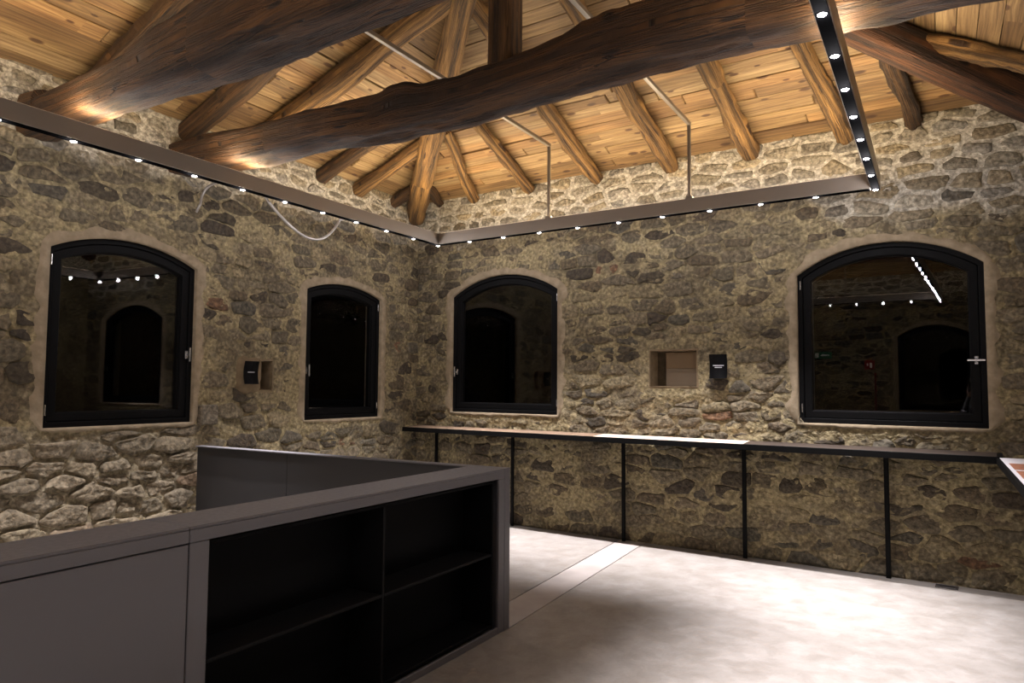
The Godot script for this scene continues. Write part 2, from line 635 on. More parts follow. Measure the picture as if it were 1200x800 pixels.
# plaster collar round an arched opening, with the reveal back to the window
func build_collar(w: Wall, root: Node3D, a: Dictionary, wide: float):
	var inn := arch_line(a, 0.0, 28)
	var n := inn.size()
	var cells := PackedVector2Array()
	# subdivide the straight sides so that the outer edge can wander
	for i in n:
		var p := inn[i]
		var q := inn[(i + 1) % n]
		var k := maxi(1, int(p.distance_to(q) / 0.08))
		for j in k: cells.append(p.lerp(q, float(j) / k))
	n = cells.size()
	var mb := MB.new(true)
	var outs := []
	for i in n:
		var t := (cells[(i + 1) % n] - cells[(i + n - 1) % n]).normalized()
		var nn := Vector2(t.y, -t.x)
		if arch_sd(a, cells[i].x + nn.x * 0.02, cells[i].y + nn.y * 0.02) < 0.0: nn = -nn
		var wd := wide * (1.0 + 0.55 * fine.get_noise_2d(cells[i].x * 5.0, cells[i].y * 5.0))
		if cells[i].y < a.v0 + 0.02: wd *= 0.45
		outs.append([cells[i] + nn * 0.004, cells[i] + nn * wd * 0.6, cells[i] + nn * wd])
	for i in n:
		var j := (i + 1) % n
		var c := w.at(a.uc, (a.v0 + a.v2) / 2.0, 0.1)
		var r := [w.at(cells[i].x, cells[i].y, -0.16), w.at(cells[i].x, cells[i].y, 0.020), w.at(outs[i][0].x, outs[i][0].y, 0.026), w.at(outs[i][1].x, outs[i][1].y, 0.030), w.at(outs[i][2].x, outs[i][2].y, 0.002)]
		var s := [w.at(cells[j].x, cells[j].y, -0.16), w.at(cells[j].x, cells[j].y, 0.020), w.at(outs[j][0].x, outs[j][0].y, 0.026), w.at(outs[j][1].x, outs[j][1].y, 0.030), w.at(outs[j][2].x, outs[j][2].y, 0.002)]
		mb.quad(r[0], s[0], s[1], r[1], c - r[0])
		for k in range(1, 4): mb.quad(r[k], s[k], s[k + 1], r[k + 1], w.n)
	obj("plaster_surround", mb, M.plaster, root)


# a square recess in the wall: plastered back and cheeks
func build_niche(w: Wall, root: Node3D, b: Array):
	var mb := MB.new()
	var e := 0.03
	var fr := [w.at(b[0], b[2], 0.02), w.at(b[1], b[2], 0.02), w.at(b[1], b[3], 0.02), w.at(b[0], b[3], 0.02)]
	var bk := [w.at(b[0] + e, b[2] + 0.01, -b[4]), w.at(b[1] - e, b[2] + 0.01, -b[4]), w.at(b[1] - e, b[3] - 0.01, -b[4]), w.at(b[0] + e, b[3] - 0.01, -b[4])]
	var c := w.at((b[0] + b[1]) / 2.0, (b[2] + b[3]) / 2.0, 0.0)
	for i in 4:
		var j := (i + 1) % 4
		mb.quad(fr[i], fr[j], bk[j], bk[i], c - (fr[i] + fr[j]) / 2.0)
	mb.quad(bk[0], bk[1], bk[2], bk[3], w.n)
	obj("niche", mb, M.niche, root, "square plastered recess")
	# a thin plaster rim, broken at the outside
	var rim := MB.new()
	for i in 4:
		var j := (i + 1) % 4
		var k := 0.05 + 0.02 * i
		var oi: Vector3 = fr[i] + (fr[i] - c).normalized() * 0.07 - w.n * 0.02
		var oj: Vector3 = fr[j] + (fr[j] - c).normalized() * 0.07 - w.n * 0.02
		rim.quad(fr[i] + w.n * 0.004, fr[j] + w.n * 0.004, oj, oi, w.n)
	obj("niche_rim", rim, M.niche, root)
	if w.side == "right":
		var back := MB.new()
		var c2 := w.at(b[0] + 0.315, (b[2] + b[3]) / 2.0, -b[4] + 0.012)
		back.box(Transform3D(Basis(w.ux, UP, w.n), c2 + UP * 0.092), Vector3(0.36, 0.176, 0.02), 0.003)
		obj("back_board", back, M.niche_upper, root, "brown upper board")
		back = MB.new()
		back.box(Transform3D(Basis(w.ux, UP, w.n), c2 - UP * 0.092), Vector3(0.36, 0.190, 0.024), 0.003)
		obj("back_board", back, M.niche_lower, root, "paler lower board")


func build_patch(w: Wall, root: Node3D, b: Array):
	var mb := MB.new(true)
	var c := w.at((b[0] + b[1]) / 2.0, (b[2] + b[3]) / 2.0, 0.030)
	var n := 36
	var rows := [[], []]
	for i in n:
		var a := TAU * i / n
		var k := 1.0 / maxf(absf(cos(a)), absf(sin(a)))
		k = minf(k, 1.22) * (1.0 + 0.10 * fine.get_noise_2d(cos(a) * 3.0, sin(a) * 3.0))
		for q in 2:
			var s: float = [0.86, 1.10][q]
			rows[q].append(w.at((b[0] + b[1]) / 2.0 + cos(a) * k * s * (b[1] - b[0]) / 2.0, (b[2] + b[3]) / 2.0 + sin(a) * k * s * (b[3] - b[2]) / 2.0, [0.028, -0.006][q]))
	for i in n:
		var j := (i + 1) % n
		mb.tri(c, rows[0][i], rows[0][j], w.n)
		mb.quad(rows[0][i], rows[0][j], rows[1][j], rows[1][i], w.n)
	obj("plaster_patch", mb, M.niche, root)


func band(mb: MB, w: Wall, a: Dictionary, i0: float, i1: float, d0: float, d1: float):
	var po := arch_line(a, i0)
	var pi := arch_line(a, i1)
	var n := po.size()
	var c := w.at(a.uc, (a.v0 + a.v2) / 2.0, (d0 + d1) / 2.0)
	var bv := 0.004
	var pb := arch_line(a, i0 + bv)
	var pc := arch_line(a, i1 - bv)
	for k in n:
		var j := (k + 1) % n
		var O := func(p: PackedVector2Array, i: int, d: float) -> Vector3: return w.at(p[i].x, p[i].y, d)
		var out: Vector3 = O.call(po, k, d1) - c
		mb.quad(O.call(pb, k, d1), O.call(pb, j, d1), O.call(pc, j, d1), O.call(pc, k, d1), w.n)
		mb.quad(O.call(po, k, d1 - bv), O.call(po, j, d1 - bv), O.call(pb, j, d1), O.call(pb, k, d1), w.n)
		mb.quad(O.call(pi, k, d1 - bv), O.call(pi, j, d1 - bv), O.call(pc, j, d1), O.call(pc, k, d1), w.n)
		mb.quad(O.call(po, k, d0), O.call(po, j, d0), O.call(po, j, d1 - bv), O.call(po, k, d1 - bv), out)
		mb.quad(O.call(pi, k, d0), O.call(pi, j, d0), O.call(pi, j, d1 - bv), O.call(pi, k, d1 - bv), -out)
		mb.quad(O.call(po, k, d0), O.call(po, j, d0), O.call(pi, j, d0), O.call(pi, k, d0), -w.n)


# arched casement: fixed frame, sash with its pane, lever handle, hinges
func build_window(w: Wall, a: Dictionary, idx: int, label: String, handle_u: float, handle_v: float, level: bool, hinge_side: float, skew := 0.0):
	var root := Node3D.new()
	root.name = "window_%d" % idx
	add_child(root)
	tag(root, label, "window", "", "structure")
	var fr := MB.new()
	band(fr, w, a, -0.002, 0.045, -0.13, -0.020)
	obj("frame", fr, M.black_frame, root)
	var sash := Node3D.new()
	sash.name = "sash"
	root.add_child(sash)
	var sb := MB.new()
	band(sb, w, a, 0.049, 0.118, -0.125, -0.034)
	band(sb, w, a, 0.112, 0.126, -0.115, -0.060)
	obj("sash_frame", sb, M.black_frame, sash)
	var pane := MB.new()
	var pl := arch_line(a, 0.116)
	var f0 := PackedVector3Array()
	var f1 := PackedVector3Array()
	for p in pl:
		f0.append(w.at(p.x, p.y, -0.076 - skew * (p.x - a.uc)))
		f1.append(w.at(p.x, p.y, -0.090 - skew * (p.x - a.uc)))
	pane.fan(f0, w.n)
	pane.fan(f1, -w.n)
	obj("pane", pane, M.glass, sash)
	var h := MB.new()
	var c := w.at(handle_u, handle_v, -0.028)
	var basis := Basis(w.ux, UP, w.n if w.ux.cross(UP).dot(w.n) > 0 else -w.n)
	h.box(Transform3D(basis, c), Vector3(0.032, 0.075, 0.014), 0.005)
	cylinder(h, c, c + w.n * 0.05, 0.009, 12)
	var arm := w.ux if level else UP
	var off: Vector3 = w.n * 0.052
	h.tube(PackedVector3Array([c + off - arm * 0.065, c + off + arm * 0.065]), 0.010, 12)
	obj("handle", h, M.chrome, sash, "satin steel lever handle")
	for hv in [a.v0 + 0.10, a.v1 - 0.14]:
		var hb := MB.new()
		cylinder(hb, w.at(a.uc + hinge_side * ((a.u1 - a.u0) / 2.0 - 0.028), hv, -0.016), w.at(a.uc + hinge_side * ((a.u1 - a.u0) / 2.0 - 0.028), hv + 0.085, -0.016), 0.007, 10)
		obj("hinge", hb, M.chrome, sash)


# ---------------------------------------------------------------- timber
# st: list of [centre, half width, half height]; power: 2 round .. 5 square
func timber(called: String, st: Array, m: Material, parent: Node3D, power := 2.6, amp := 0.02, sides := 20, sub := 10, nf := 3.0) -> MeshInstance3D:
	var mb := MB.new(true)
	var d: Vector3 = (st[-1][0] - st[0][0]).normalized()
	var side := d.cross(UP)
	side = Vector3.RIGHT if side.length() < 0.05 else side.normalized()
	var up := side.cross(d).normalized()
	var rows := []
	var mids := PackedVector3Array()
	var total := 0.0
	var lens := PackedFloat32Array()
	for s in st.size() - 1:
		for k in sub + (1 if s == st.size() - 2 else 0):
			var t := float(k) / sub
			# catmull-rom through the stations
			var p0: Array = st[maxi(s - 1, 0)]
			var p1: Array = st[s]
			var p2: Array = st[s + 1]
			var p3: Array = st[mini(s + 2, st.size() - 1)]
			var c: Vector3 = p1[0].cubic_interpolate(p2[0], p0[0], p3[0], t)
			var hw := cubic_interpolate(p1[1], p2[1], p0[1], p3[1], t)
			var hh := cubic_interpolate(p1[2], p2[2], p0[2], p3[2], t)
			if mids.size(): total += c.distance_to(mids[-1])
			mids.append(c)
			lens.append(total)
			var row := PackedVector3Array()
			for q in sides:
				var a := TAU * (q + 0.5) / sides
				var ca := cos(a)
				var sa := sin(a)
				var r := 1.0 / pow(pow(absf(ca), power) + pow(absf(sa), power), 1.0 / power)
				var off := side * ca * r * hw + up * sa * r * hh
				var pp := c + off
				# lumps run along the grain
				var g := Vector3(pp.dot(d) * 0.45, pp.dot(side) * 1.8, pp.dot(up) * 1.8) * nf
				var dn := fbm.get_noise_3dv(g) * amp + fine.get_noise_3dv(g * 3.5) * amp * 0.35
				row.append(pp + off.normalized() * dn)
			rows.append(row)
	var vs := 1.0 / 4.0
	var uo := rng.randf()
	for i in rows.size() - 1:
		for q in sides:
			var q2 := (q + 1) % sides
			var v0 := absf(2.0 * (q + 0.5) / sides - 1.0)
			var v1 := absf(2.0 * (q + 1.5) / sides - 1.0) if q + 1 < sides else absf(1.0 / sides - 1.0)
			var a: Vector3 = rows[i][q]
			var b: Vector3 = rows[i][q2]
			var e: Vector3 = rows[i + 1][q2]
			var f: Vector3 = rows[i + 1][q]
			var dir := (a + e) - mids[i] - mids[i + 1]
			var u0 := uo + lens[i] * vs
			var u1 := uo + lens[i + 1] * vs
			mb.tri(a, b, e, dir, Vector2(u0, v0), Vector2(u0, v1), Vector2(u1, v1))
			mb.tri(a, e, f, dir, Vector2(u0, v0), Vector2(u1, v1), Vector2(u1, v0))
	for cap in [0, rows.size() - 1]:
		var dir := d * (-1.0 if cap == 0 else 1.0)
		var bulge := mids[cap] + dir * 0.012
		for q in sides:
			mb.tri(bulge, rows[cap][q], rows[cap][(q + 1) % sides], dir, Vector2(uo, 0.5), Vector2(uo + 0.01, 0.4), Vector2(uo + 0.01, 0.6))
	return obj(called, mb, m, parent)


func rafter(label: String, p: Array, r0: float, r1: float, m: Material, power := 2.2, group := "rafters of the timber roof"):
	var st := []
	var a: Vector3 = p[0]
	var b: Vector3 = p[1]
	var n := maxi(3, int(a.distance_to(b) / 0.45))
	var d := (b - a).normalized()
	var side := d.cross(UP).normalized()
	for i in n + 1:
		var t := float(i) / n
		var wob := side * rng.randf_range(-0.017, 0.017) * (1.0 if i > 0 else 0.3) + UP * rng.randf_range(-0.012, 0.012)
		if power > 3.0: wob *= 0.3
		var r := lerpf(r0, r1, t) * rng.randf_range(0.84, 1.12)
		st.append([a.lerp(b, t) + wob, r, r * rng.randf_range(0.92, 1.08)])
	var o := timber(numbered("rafter"), st, m, self, power, 0.034 if power < 3.0 else 0.008, 16, 8, 6.0)
	tag(o, label, "rafter", group)


# ---------------------------------------------------------------- roof boards
func roof_slope(root: Node3D, region: PackedVector2Array, e0: Vector2, along: Vector2, inward: Vector2, reach: float, wide := 0.15):
	var y_at := func(p: Vector2) -> float: return EAVE + TP * (p - e0).dot(inward)
	var s := -0.30
	while s < reach:
		var bw := rng.randf_range(0.93, 1.07) * wide * cos(deg_to_rad(PITCH))
		var t := -0.6 - rng.randf() * 2.0
		while t < 11.5:
			var ln := rng.randf_range(2.0, 3.9)
			var g := 0.0022
			var q := PackedVector2Array()
			for c in [[t + g, s + g], [t + ln - g, s + g], [t + ln - g, s + bw - g], [t + g, s + bw - g]]:
				q.append(e0 + along * c[0] + inward * c[1])
			for piece in Geometry2D.intersect_polygons(q, region):
				if piece.size() < 3: continue
				var ctr := Vector2.ZERO
				for p in piece: ctr += p
				ctr /= piece.size()
				var lift := rng.randf_range(-0.007, 0.007)
				var tip := rng.randf_range(-0.012, 0.012)
				var lowp := PackedVector3Array()
				var midp := PackedVector3Array()
				var hip := PackedVector3Array()
				var uvs := PackedVector2Array()
				var uo := Vector2(rng.randf(), rng.randf() * 0.6)
				for p in piece:
					var toc: Vector2 = (ctr - p).normalized() * 0.010
					var tw: float = lift + tip * ((p - ctr).dot(along)) * 0.5
					lowp.append(Vector3(p.x + toc.x, y_at.call(p) + tw, p.y + toc.y))
					midp.append(Vector3(p.x, y_at.call(p) + tw + 0.011, p.y))
					hip.append(Vector3(p.x, y_at.call(p) + 0.030, p.y))
					uvs.append(uo + Vector2((p - e0).dot(along) / 4.5, (p - e0).dot(inward) / 0.8 * 1.0))
				var mb := MB.new()
				for i in range(1, piece.size() - 1):
					mb.tri(lowp[0], lowp[i], lowp[i + 1], Vector3.DOWN, uvs[0], uvs[i], uvs[i + 1])
				var c3 := Vector3(ctr.x, y_at.call(ctr) + 0.01, ctr.y)
				for i in piece.size():
					var j := (i + 1) % piece.size()
					for pr in [[lowp, midp], [midp, hip]]:
						var dir: Vector3 = (pr[0][i] + pr[0][j]) * 0.5 - c3
						mb.tri(pr[0][i], pr[0][j], pr[1][j], dir, uvs[i], uvs[j], uvs[j])
						mb.tri(pr[0][i], pr[1][j], pr[1][i], dir, uvs[i], uvs[j], uvs[i])
				obj("board", mb, M["board%d" % (rng.randi() % 4)], root)
			t += ln
		s += bw
	# the deck that closes the roof above the boards
	var dk := MB.new()
	var lo3 := PackedVector3Array()
	var hi3 := PackedVector3Array()
	for p in region:
		lo3.append(Vector3(p.x, y_at.call(p) + 0.032, p.y))
		hi3.append(Vector3(p.x, y_at.call(p) + 0.15, p.y))
	dk.fan(lo3, Vector3.DOWN)
	dk.fan(hi3, UP)
	var cc := Vector3.ZERO
	for p in lo3: cc += p
	cc /= lo3.size()
	for i in lo3.size():
		var j := (i + 1) % lo3.size()
		dk.quad(lo3[i], lo3[j], hi3[j], hi3[i], lo3[i] - cc)
	obj("roof_deck", dk, M.joint, root)


func _ready():
	rng.seed = 7
	fbm.seed = 4; fbm.frequency = 1.0; fbm.fractal_octaves = 4
	fine.seed = 9; fine.frequency = 1.0; fine.fractal_octaves = 2

	# ---- camera, night sky, lights, exposure
	var cam := Camera3D.new()
	cam.name = "camera"
	cam.fov = 50.59
	cam.position = Vector3(6.134, 1.70, 7.88)
	cam.rotation_degrees = Vector3(3.514, 30.417, 0.393)
	cam.near = 0.05
	cam.far = 60.0
	add_child(cam)
	var we := WorldEnvironment.new()
	we.name = "night"
	var env := Environment.new()
	env.background_mode = Environment.BG_COLOR
	env.background_color = Color(0.0, 0.0, 0.0)
	env.tonemap_mode = Environment.TONE_MAPPER_LINEAR
	env.tonemap_exposure = 1.0
	env.sdfgi_enabled = true
	env.ssao_enabled = true
	env.ssil_enabled = true
	we.environment = env
	add_child(we)
	const SPOT := 11.5
	const SPILL := 0.13
	const STRIP := 1.75

	make_materials()

	# ---- the setting: walls
	var a4 := deg_to_rad(4.0)
	var wl := Wall.new()
	wl.side = "left"; wl.o = Vector3.ZERO; wl.ux = Vector3.BACK; wl.n = Vector3.RIGHT; wl.umax = 10.6
	wl.openings = [arch(3.462, 4.800, 1.337, 2.795, 2.955), arch(0.770, 2.050, 1.300, 2.783, 2.902)]
	wl.niches = [[2.520, 2.680, 1.640, 1.945, 0.12]]
	wl.patches = [[2.66, 2.945, 1.60, 1.985]]
	var wr := Wall.new()
	wr.side = "right"; wr.o = Vector3.ZERO; wr.ux = Vector3(cos(a4), 0, sin(a4)); wr.n = Vector3(-sin(a4), 0, cos(a4)); wr.umax = 7.05
	wr.openings = [arch(0.620, 2.246, 1.358, 2.868, 3.105), arch(4.982, 6.530, 1.362, 2.803, 3.058)]
	wr.niches = [[3.435, 3.960, 1.700, 2.095, 0.12]]
	var wb := Wall.new()
	wb.side = "back"; wb.o = Vector3(0, 0, 10.6); wb.ux = Vector3.RIGHT; wb.n = Vector3.FORWARD; wb.umax = 7.0
	wb.openings = [arch(4.80, 6.20, 1.237, 2.83, 3.07)]
	var we2 := Wall.new()
	we2.side = "end"; we2.o = Vector3(7.0, 0, 0.49); we2.ux = Vector3.BACK; we2.n = Vector3.LEFT; we2.umax = 10.2

	var floor_root := thing("floor", "polished grey concrete floor with a paler strip between two joints", "floor", "", "structure")
	build_floor(floor_root)
	for it in [[wl, "wall_left", "rubble stone wall on the left with a wide and a narrow arched window", 5.9, 0.030], [wr, "wall_right", "rubble stone wall on the right above the black display ledge", 7.05, 0.030]]:
		var w: Wall = it[0]
		var root := thing(it[1], it[2], "wall", "", "structure")
		build_core(w, root, -0.45, w.umax + 0.4, 4.25)
		build_mortar(w, root, 0.0, it[3], it[4], 4.22)
		build_stones(w, root, 0.0, it[3], 4.20, it[2])
		for a in w.openings: build_collar(w, root, a, 0.105)
		for b in w.niches: build_niche(w, root, b)
		for b in w.patches: build_patch(w, root, b)
	var extra := MB.new(true, true)
	for w in [wb, we2]:
		var root := thing("wall_" + w.side, "stone wall behind the viewpoint, seen in the window reflections" if w.side == "back" else "plain stone end wall to the right of the display ledge", "wall", "", "structure")
		build_core(w, root, -0.45, w.umax + 0.4, 4.25)
		build_mortar(w, root, 0.0, w.umax, 0.06, 4.22)
		for a in w.openings: build_collar(w, root, a, 0.105)
		if w.side == "back": build_stones(w, root, 0.0, w.umax, 4.20, "")
	# the part of the left wall beside and behind the viewpoint
	build_mortar(wl, get_node("wall_left"), 5.9, 10.6, 0.06, 4.22)

	build_window(wl, wl.openings[0], 1, "wide black arched window on the left wall with a handle at its right", 3.515, 1.975, false, 1.0)
	build_window(wl, wl.openings[1], 2, "narrow black arched window on the left wall beside the corner", 1.995, 1.86, false, -1.0)
	build_window(wr, wr.openings[0], 3, "black arched window on the right wall nearest the corner", 0.680, 1.88, false, 1.0)
	build_window(wr, wr.openings[1], 4, "widest black arched window, above the far end of the display ledge", 6.455, 1.95, true, -1.0, tan(deg_to_rad(2.26)))
	build_window(wb, wb.openings[0], 5, "dark arched window in the back wall, mirrored in the widest window", 6.12, 1.9, false, -1.0)

	# ---- the setting: roof
	var ceil := thing("ceiling", "hipped ceiling of pale pine boards over round rafters", "ceiling", "", "structure")
	var q0 := Vector2(0, 0); var q1 := Vector2(7.0, 0.49); var q2 := Vector2(7.0, 10.6); var q3 := Vector2(0, 10.6)
	var r1 := Vector2(3.5, 3.753); var r2 := Vector2(3.5, 7.1)
	var ext := func(q: Vector2, r: Vector2) -> Vector2: return q + (q - r) * 0.11
	roof_slope(ceil, PackedVector2Array([ext.call(q0, r1), r1, r2, ext.call(q3, r2)]), q0, Vector2(0, 1), Vector2(1, 0), 3.5)
	roof_slope(ceil, PackedVector2Array([ext.call(q0, r1), ext.call(q1, r1), r1]), q0, Vector2(cos(a4), sin(a4)), Vector2(-sin(a4), cos(a4)), 3.5, 0.125)
	roof_slope(ceil, PackedVector2Array([ext.call(q1, r1), ext.call(q2, r2), r2, r1]), q1, Vector2(0, 1), Vector2(-1, 0), 3.5)
	roof_slope(ceil, PackedVector2Array([ext.call(q2, r2), ext.call(q3, r2), r2]), q3, Vector2(1, 0), Vector2(0, -1), 3.5)

	build_timbers(wr)
	build_light_frame(SPOT, SPILL, STRIP)
	build_block(wl)
	build_parapet()
	build_ledge(wr)
	build_small(wl, wr, wb)
	build_photographer(cam)


func prism(mb: MB, poly: PackedVector2Array, y0: float, y1: float):
	var lo := PackedVector3Array()
	var hi := PackedVector3Array()
	var c := Vector3.ZERO
	for p in poly:
		lo.append(Vector3(p.x, y0, p.y))
		hi.append(Vector3(p.x, y1, p.y))
		c += lo[-1]
	c /= poly.size()
	mb.fan(hi, UP)
	mb.fan(lo, Vector3.DOWN)
	for i in poly.size():
		var j := (i + 1) % poly.size()
		mb.quad(lo[i], lo[j], hi[j], hi[i], (lo[i] + lo[j]) * 0.5 - c)


func build_floor(root: Node3D):
	var base := MB.new()
	prism(base, PackedVector2Array([Vector2(-0.4, -0.6), Vector2(7.4, -0.4), Vector2(7.4, 11.0), Vector2(-0.4, 11.0)]), -0.25, -0.015)
	obj("subfloor", base, M.joint, root)
	var g := 0.010
	# the paler strip runs from the ledge to the corner of the parapet
	var l0 := Vector2(3.03, -0.1); var l1 := Vector2(3.215, 3.50); var s0 := Vector2(3.325, -0.1); var s1 := Vector2(3.50, 3.50)
	var a := MB.new()
	prism(a, PackedVector2Array([Vector2(-0.4, -0.5), Vector2(l0.x - g - 0.02, -0.5), l1 + Vector2(-g, 0), Vector2(-0.4, 3.50)]), -0.1, 0.0)
	obj("concrete_slab", a, M.concrete, root)
	var b := MB.new()
	prism(b, PackedVector2Array([Vector2(l0.x - 0.02, -0.5), Vector2(s0.x - 0.02, -0.5), s1, l1]), -0.1, 0.0)
	obj("floor_strip", b, M.concrete_strip, root, "paler smooth strip")
	var c := MB.new()
	prism(c, PackedVector2Array([Vector2(s0.x - 0.02 + g, -0.5), Vector2(7.4, -0.4), Vector2(7.4, 3.50), s1 + Vector2(g, 0)]), -0.1, 0.0)
	prism(c, PackedVector2Array([Vector2(-0.4, 3.50), Vector2(7.4, 3.50), Vector2(7.4, 11.0), Vector2(-0.4, 11.0)]), -0.1, 0.0)
	obj("concrete_slab", c, M.concrete, root)


func build_timbers(wr: Wall):
	# tie beam nearest the camera: thin at the left wall, thickening to the right
	var bot := 3.66
	var st := []
	for s in [[-0.15, 4.80, 5.08, 3.90], [0.6, 4.80, 5.10, 3.90], [1.2, 4.81, 5.11, 3.94], [2.3, 4.80, 5.18, 4.08], [3.4, 4.86, 5.27, 4.10], [4.5, 4.93, 5.34, 4.12], [5.8, 5.02, 5.36, 4.10], [7.2, 5.0, 5.32, 4.08]]:
		st.append([Vector3(s[0], (bot + s[3]) / 2.0, (s[1] + s[2]) / 2.0), (s[2] - s[1]) / 2.0, (s[3] - bot) / 2.0])
	var o := timber("tie_beam", st, M.beam, self, 6.5, 0.026, 32, 14, 2.4)
	tag(o, "heavy hewn tie beam nearest the viewpoint, crossing the upper left", "beam")
	st = []
	for s in [[-0.15, 3.47, 3.80, 3.95, 3.68], [0.7, 3.45, 3.80, 3.96, 3.66], [1.8, 3.42, 3.78, 3.94, 3.66], [2.4, 3.40, 3.77, 3.94, 3.64], [2.72, 3.39, 3.77, 3.985, 3.64], [3.05, 3.39, 3.77, 3.93, 3.645], [3.8, 3.43, 3.81, 3.97, 3.66], [4.4, 3.49, 3.86, 4.03, 3.67], [5.1, 3.52, 3.90, 4.02, 3.66], [5.8, 3.53, 3.90, 4.0, 3.66], [6.4, 3.53, 3.9, 3.98, 3.66], [7.2, 3.5, 3.87, 3.96, 3.66]]:
		st.append([Vector3(s[0], (s[4] + s[3]) / 2.0, (s[1] + s[2]) / 2.0), (s[2] - s[1]) / 2.0, (s[3] - s[4]) / 2.0])
	o = timber("tie_beam_001", st, M.beam, self, 5.0, 0.036, 32, 12, 2.4)
	tag(o, "great gnarled tie beam across the middle carrying the king post", "beam")
	# king post on the middle beam
	o = timber("king_post", [[Vector3(3.57, 3.90, 3.64), 0.098, 0.098], [Vector3(3.57, 4.6, 3.64), 0.098, 0.098], [Vector3(3.57, 5.5, 3.66), 0.098, 0.098]], M.dark_pole, self, 7.0, 0.006, 24, 8)
	tag(o, "dark squared king post standing on the middle tie beam", "post")
	# bearing blocks under the beam ends in the left wall
	o = timber("bearing_block", [[Vector3(-0.1, 3.80, 4.93), 0.17, 0.17], [Vector3(0.22, 3.80, 4.93), 0.165, 0.165]], M.dark_pole, self, 5.0, 0.02, 20, 6)
	tag(o, "dark timber bearing block under the wall end of the nearest tie beam", "timber block")
	# hip rafters
	var c0 := EAVE - 0.16
	o = timber("hip_rafter", [[Vector3(0.03, c0 - 0.02, 0.12), 0.125, 0.14], [Vector3(0.8, c0 + 0.30, 0.93), 0.125, 0.13], [Vector3(1.7, c0 + 0.66, 1.85), 0.12, 0.125], [Vector3(2.6, c0 + 1.02, 2.79), 0.115, 0.12], [Vector3(3.47, c0 + 1.36, 3.70), 0.11, 0.11]], M.hip, self, 2.6, 0.035, 20, 8)
	tag(o, "stout rough hip rafter rising from the far corner of the walls", "rafter")
	o = timber("hip_rafter_001", [[Vector3(7.1, c0 - 0.02, 0.38), 0.12, 0.13], [Vector3(6.2, c0 + 0.30, 1.28), 0.12, 0.13], [Vector3(5.0, c0 + 0.78, 2.40), 0.115, 0.125], [Vector3(3.67, c0 + 1.34, 3.64), 0.11, 0.12]], M.red_pole, self, 6.0, 0.008, 20, 8)
	tag(o, "reddish squared hip rafter descending to the right above the widest window", "rafter")
	# rafters of the left slope, level along x
	var drop := 0.075
	var L := func(x: float, z: float, r: float) -> Vector3: return Vector3(x, EAVE + TP * x - r - 0.006, z)
	var left := [
		[0.55, 0.55, 0.60, 0.075, M.dark_pole, 2.4, "short dark jack rafter on the left slope, just left of the corner hip"],
		[1.25, 1.27, 1.18, 0.085, M.pole, 5.0, "squared rafter on the left slope, second left of the corner hip"],
		[1.87, 1.84, 1.72, 0.075, M.dark_pole, 5.0, "dark rafter end showing just under the left part of the middle beam"],
		[2.94, 2.94, 2.85, 0.115, M.pole, 3.4, "broad rafter on the left slope between the two tie beams, reaching the hip"],
		[3.62, 3.60, 3.40, 0.10, M.dark_pole, 6.0, "squared dark rafter footed on the left wall between the tie beams"],
		[4.60, 4.60, 3.42, 0.11, M.dark_pole, 2.6, "weathered split rafter above the nearest tie beam at top left"]]
	for a in left:
		rafter(a[6], [L.call(0.0, a[0], a[3]), L.call(a[2], a[1], a[3])], a[3], a[3] * 0.92, a[4], a[5])
	# rafters of the right slope
	var R := func(u: float, dist: float, r: float) -> Vector3: return wr.at(u, EAVE + TP * dist - r - 0.006, dist)
	var right := [
		[0.42, 0.50, 0.44, 0.060, M.dark_pole, 2.4, "short thin jack rafter on the right slope, just right of the corner hip"],
		[0.98, 1.46, 1.22, 0.065, M.pole, 2.2, "slim crooked rafter leaning right of the corner hip"],
		[1.86, 1.95, 1.92, 0.070, M.pole, 2.2, "round rafter above the corner side of the light channel, left of the first hanger"],
		[2.78, 2.86, 2.75, 0.085, M.pole, 2.2, "round rafter with a split grain just right of the first hanger"],
		[3.70, 3.72, 3.30, 0.090, M.pole, 2.2, "round rafter just left of the second hanger"],
		[4.56, 4.52, 2.50, 0.100, M.pole, 2.2, "thick knotty rafter just right of the second hanger"],
		[5.46, 5.26, 1.70, 0.090, M.pole, 2.2, "round rafter leaning left beside the returning light channel"],
		[6.04, 5.93, 1.02, 0.075, M.dark_pole, 2.2, "short dark split rafter right of the returning light channel"]]
	for a in right:
		rafter(a[6], [R.call(a[0], 0.03, a[3]), R.call(a[1], a[2], a[3])], a[3], a[3] * 0.95, a[4], a[5])
	# rafters of the end slope
	var E := func(x: float, z: float, r: float) -> Vector3: return Vector3(x, EAVE + TP * (7.0 - x) - r - 0.006, z)
	rafter("pale weathered log rafter above the reddish hip at top right", [E.call(7.0, 1.18, 0.075), E.call(5.95, 1.50, 0.075)], 0.075, 0.07, M.pole, 2.2)


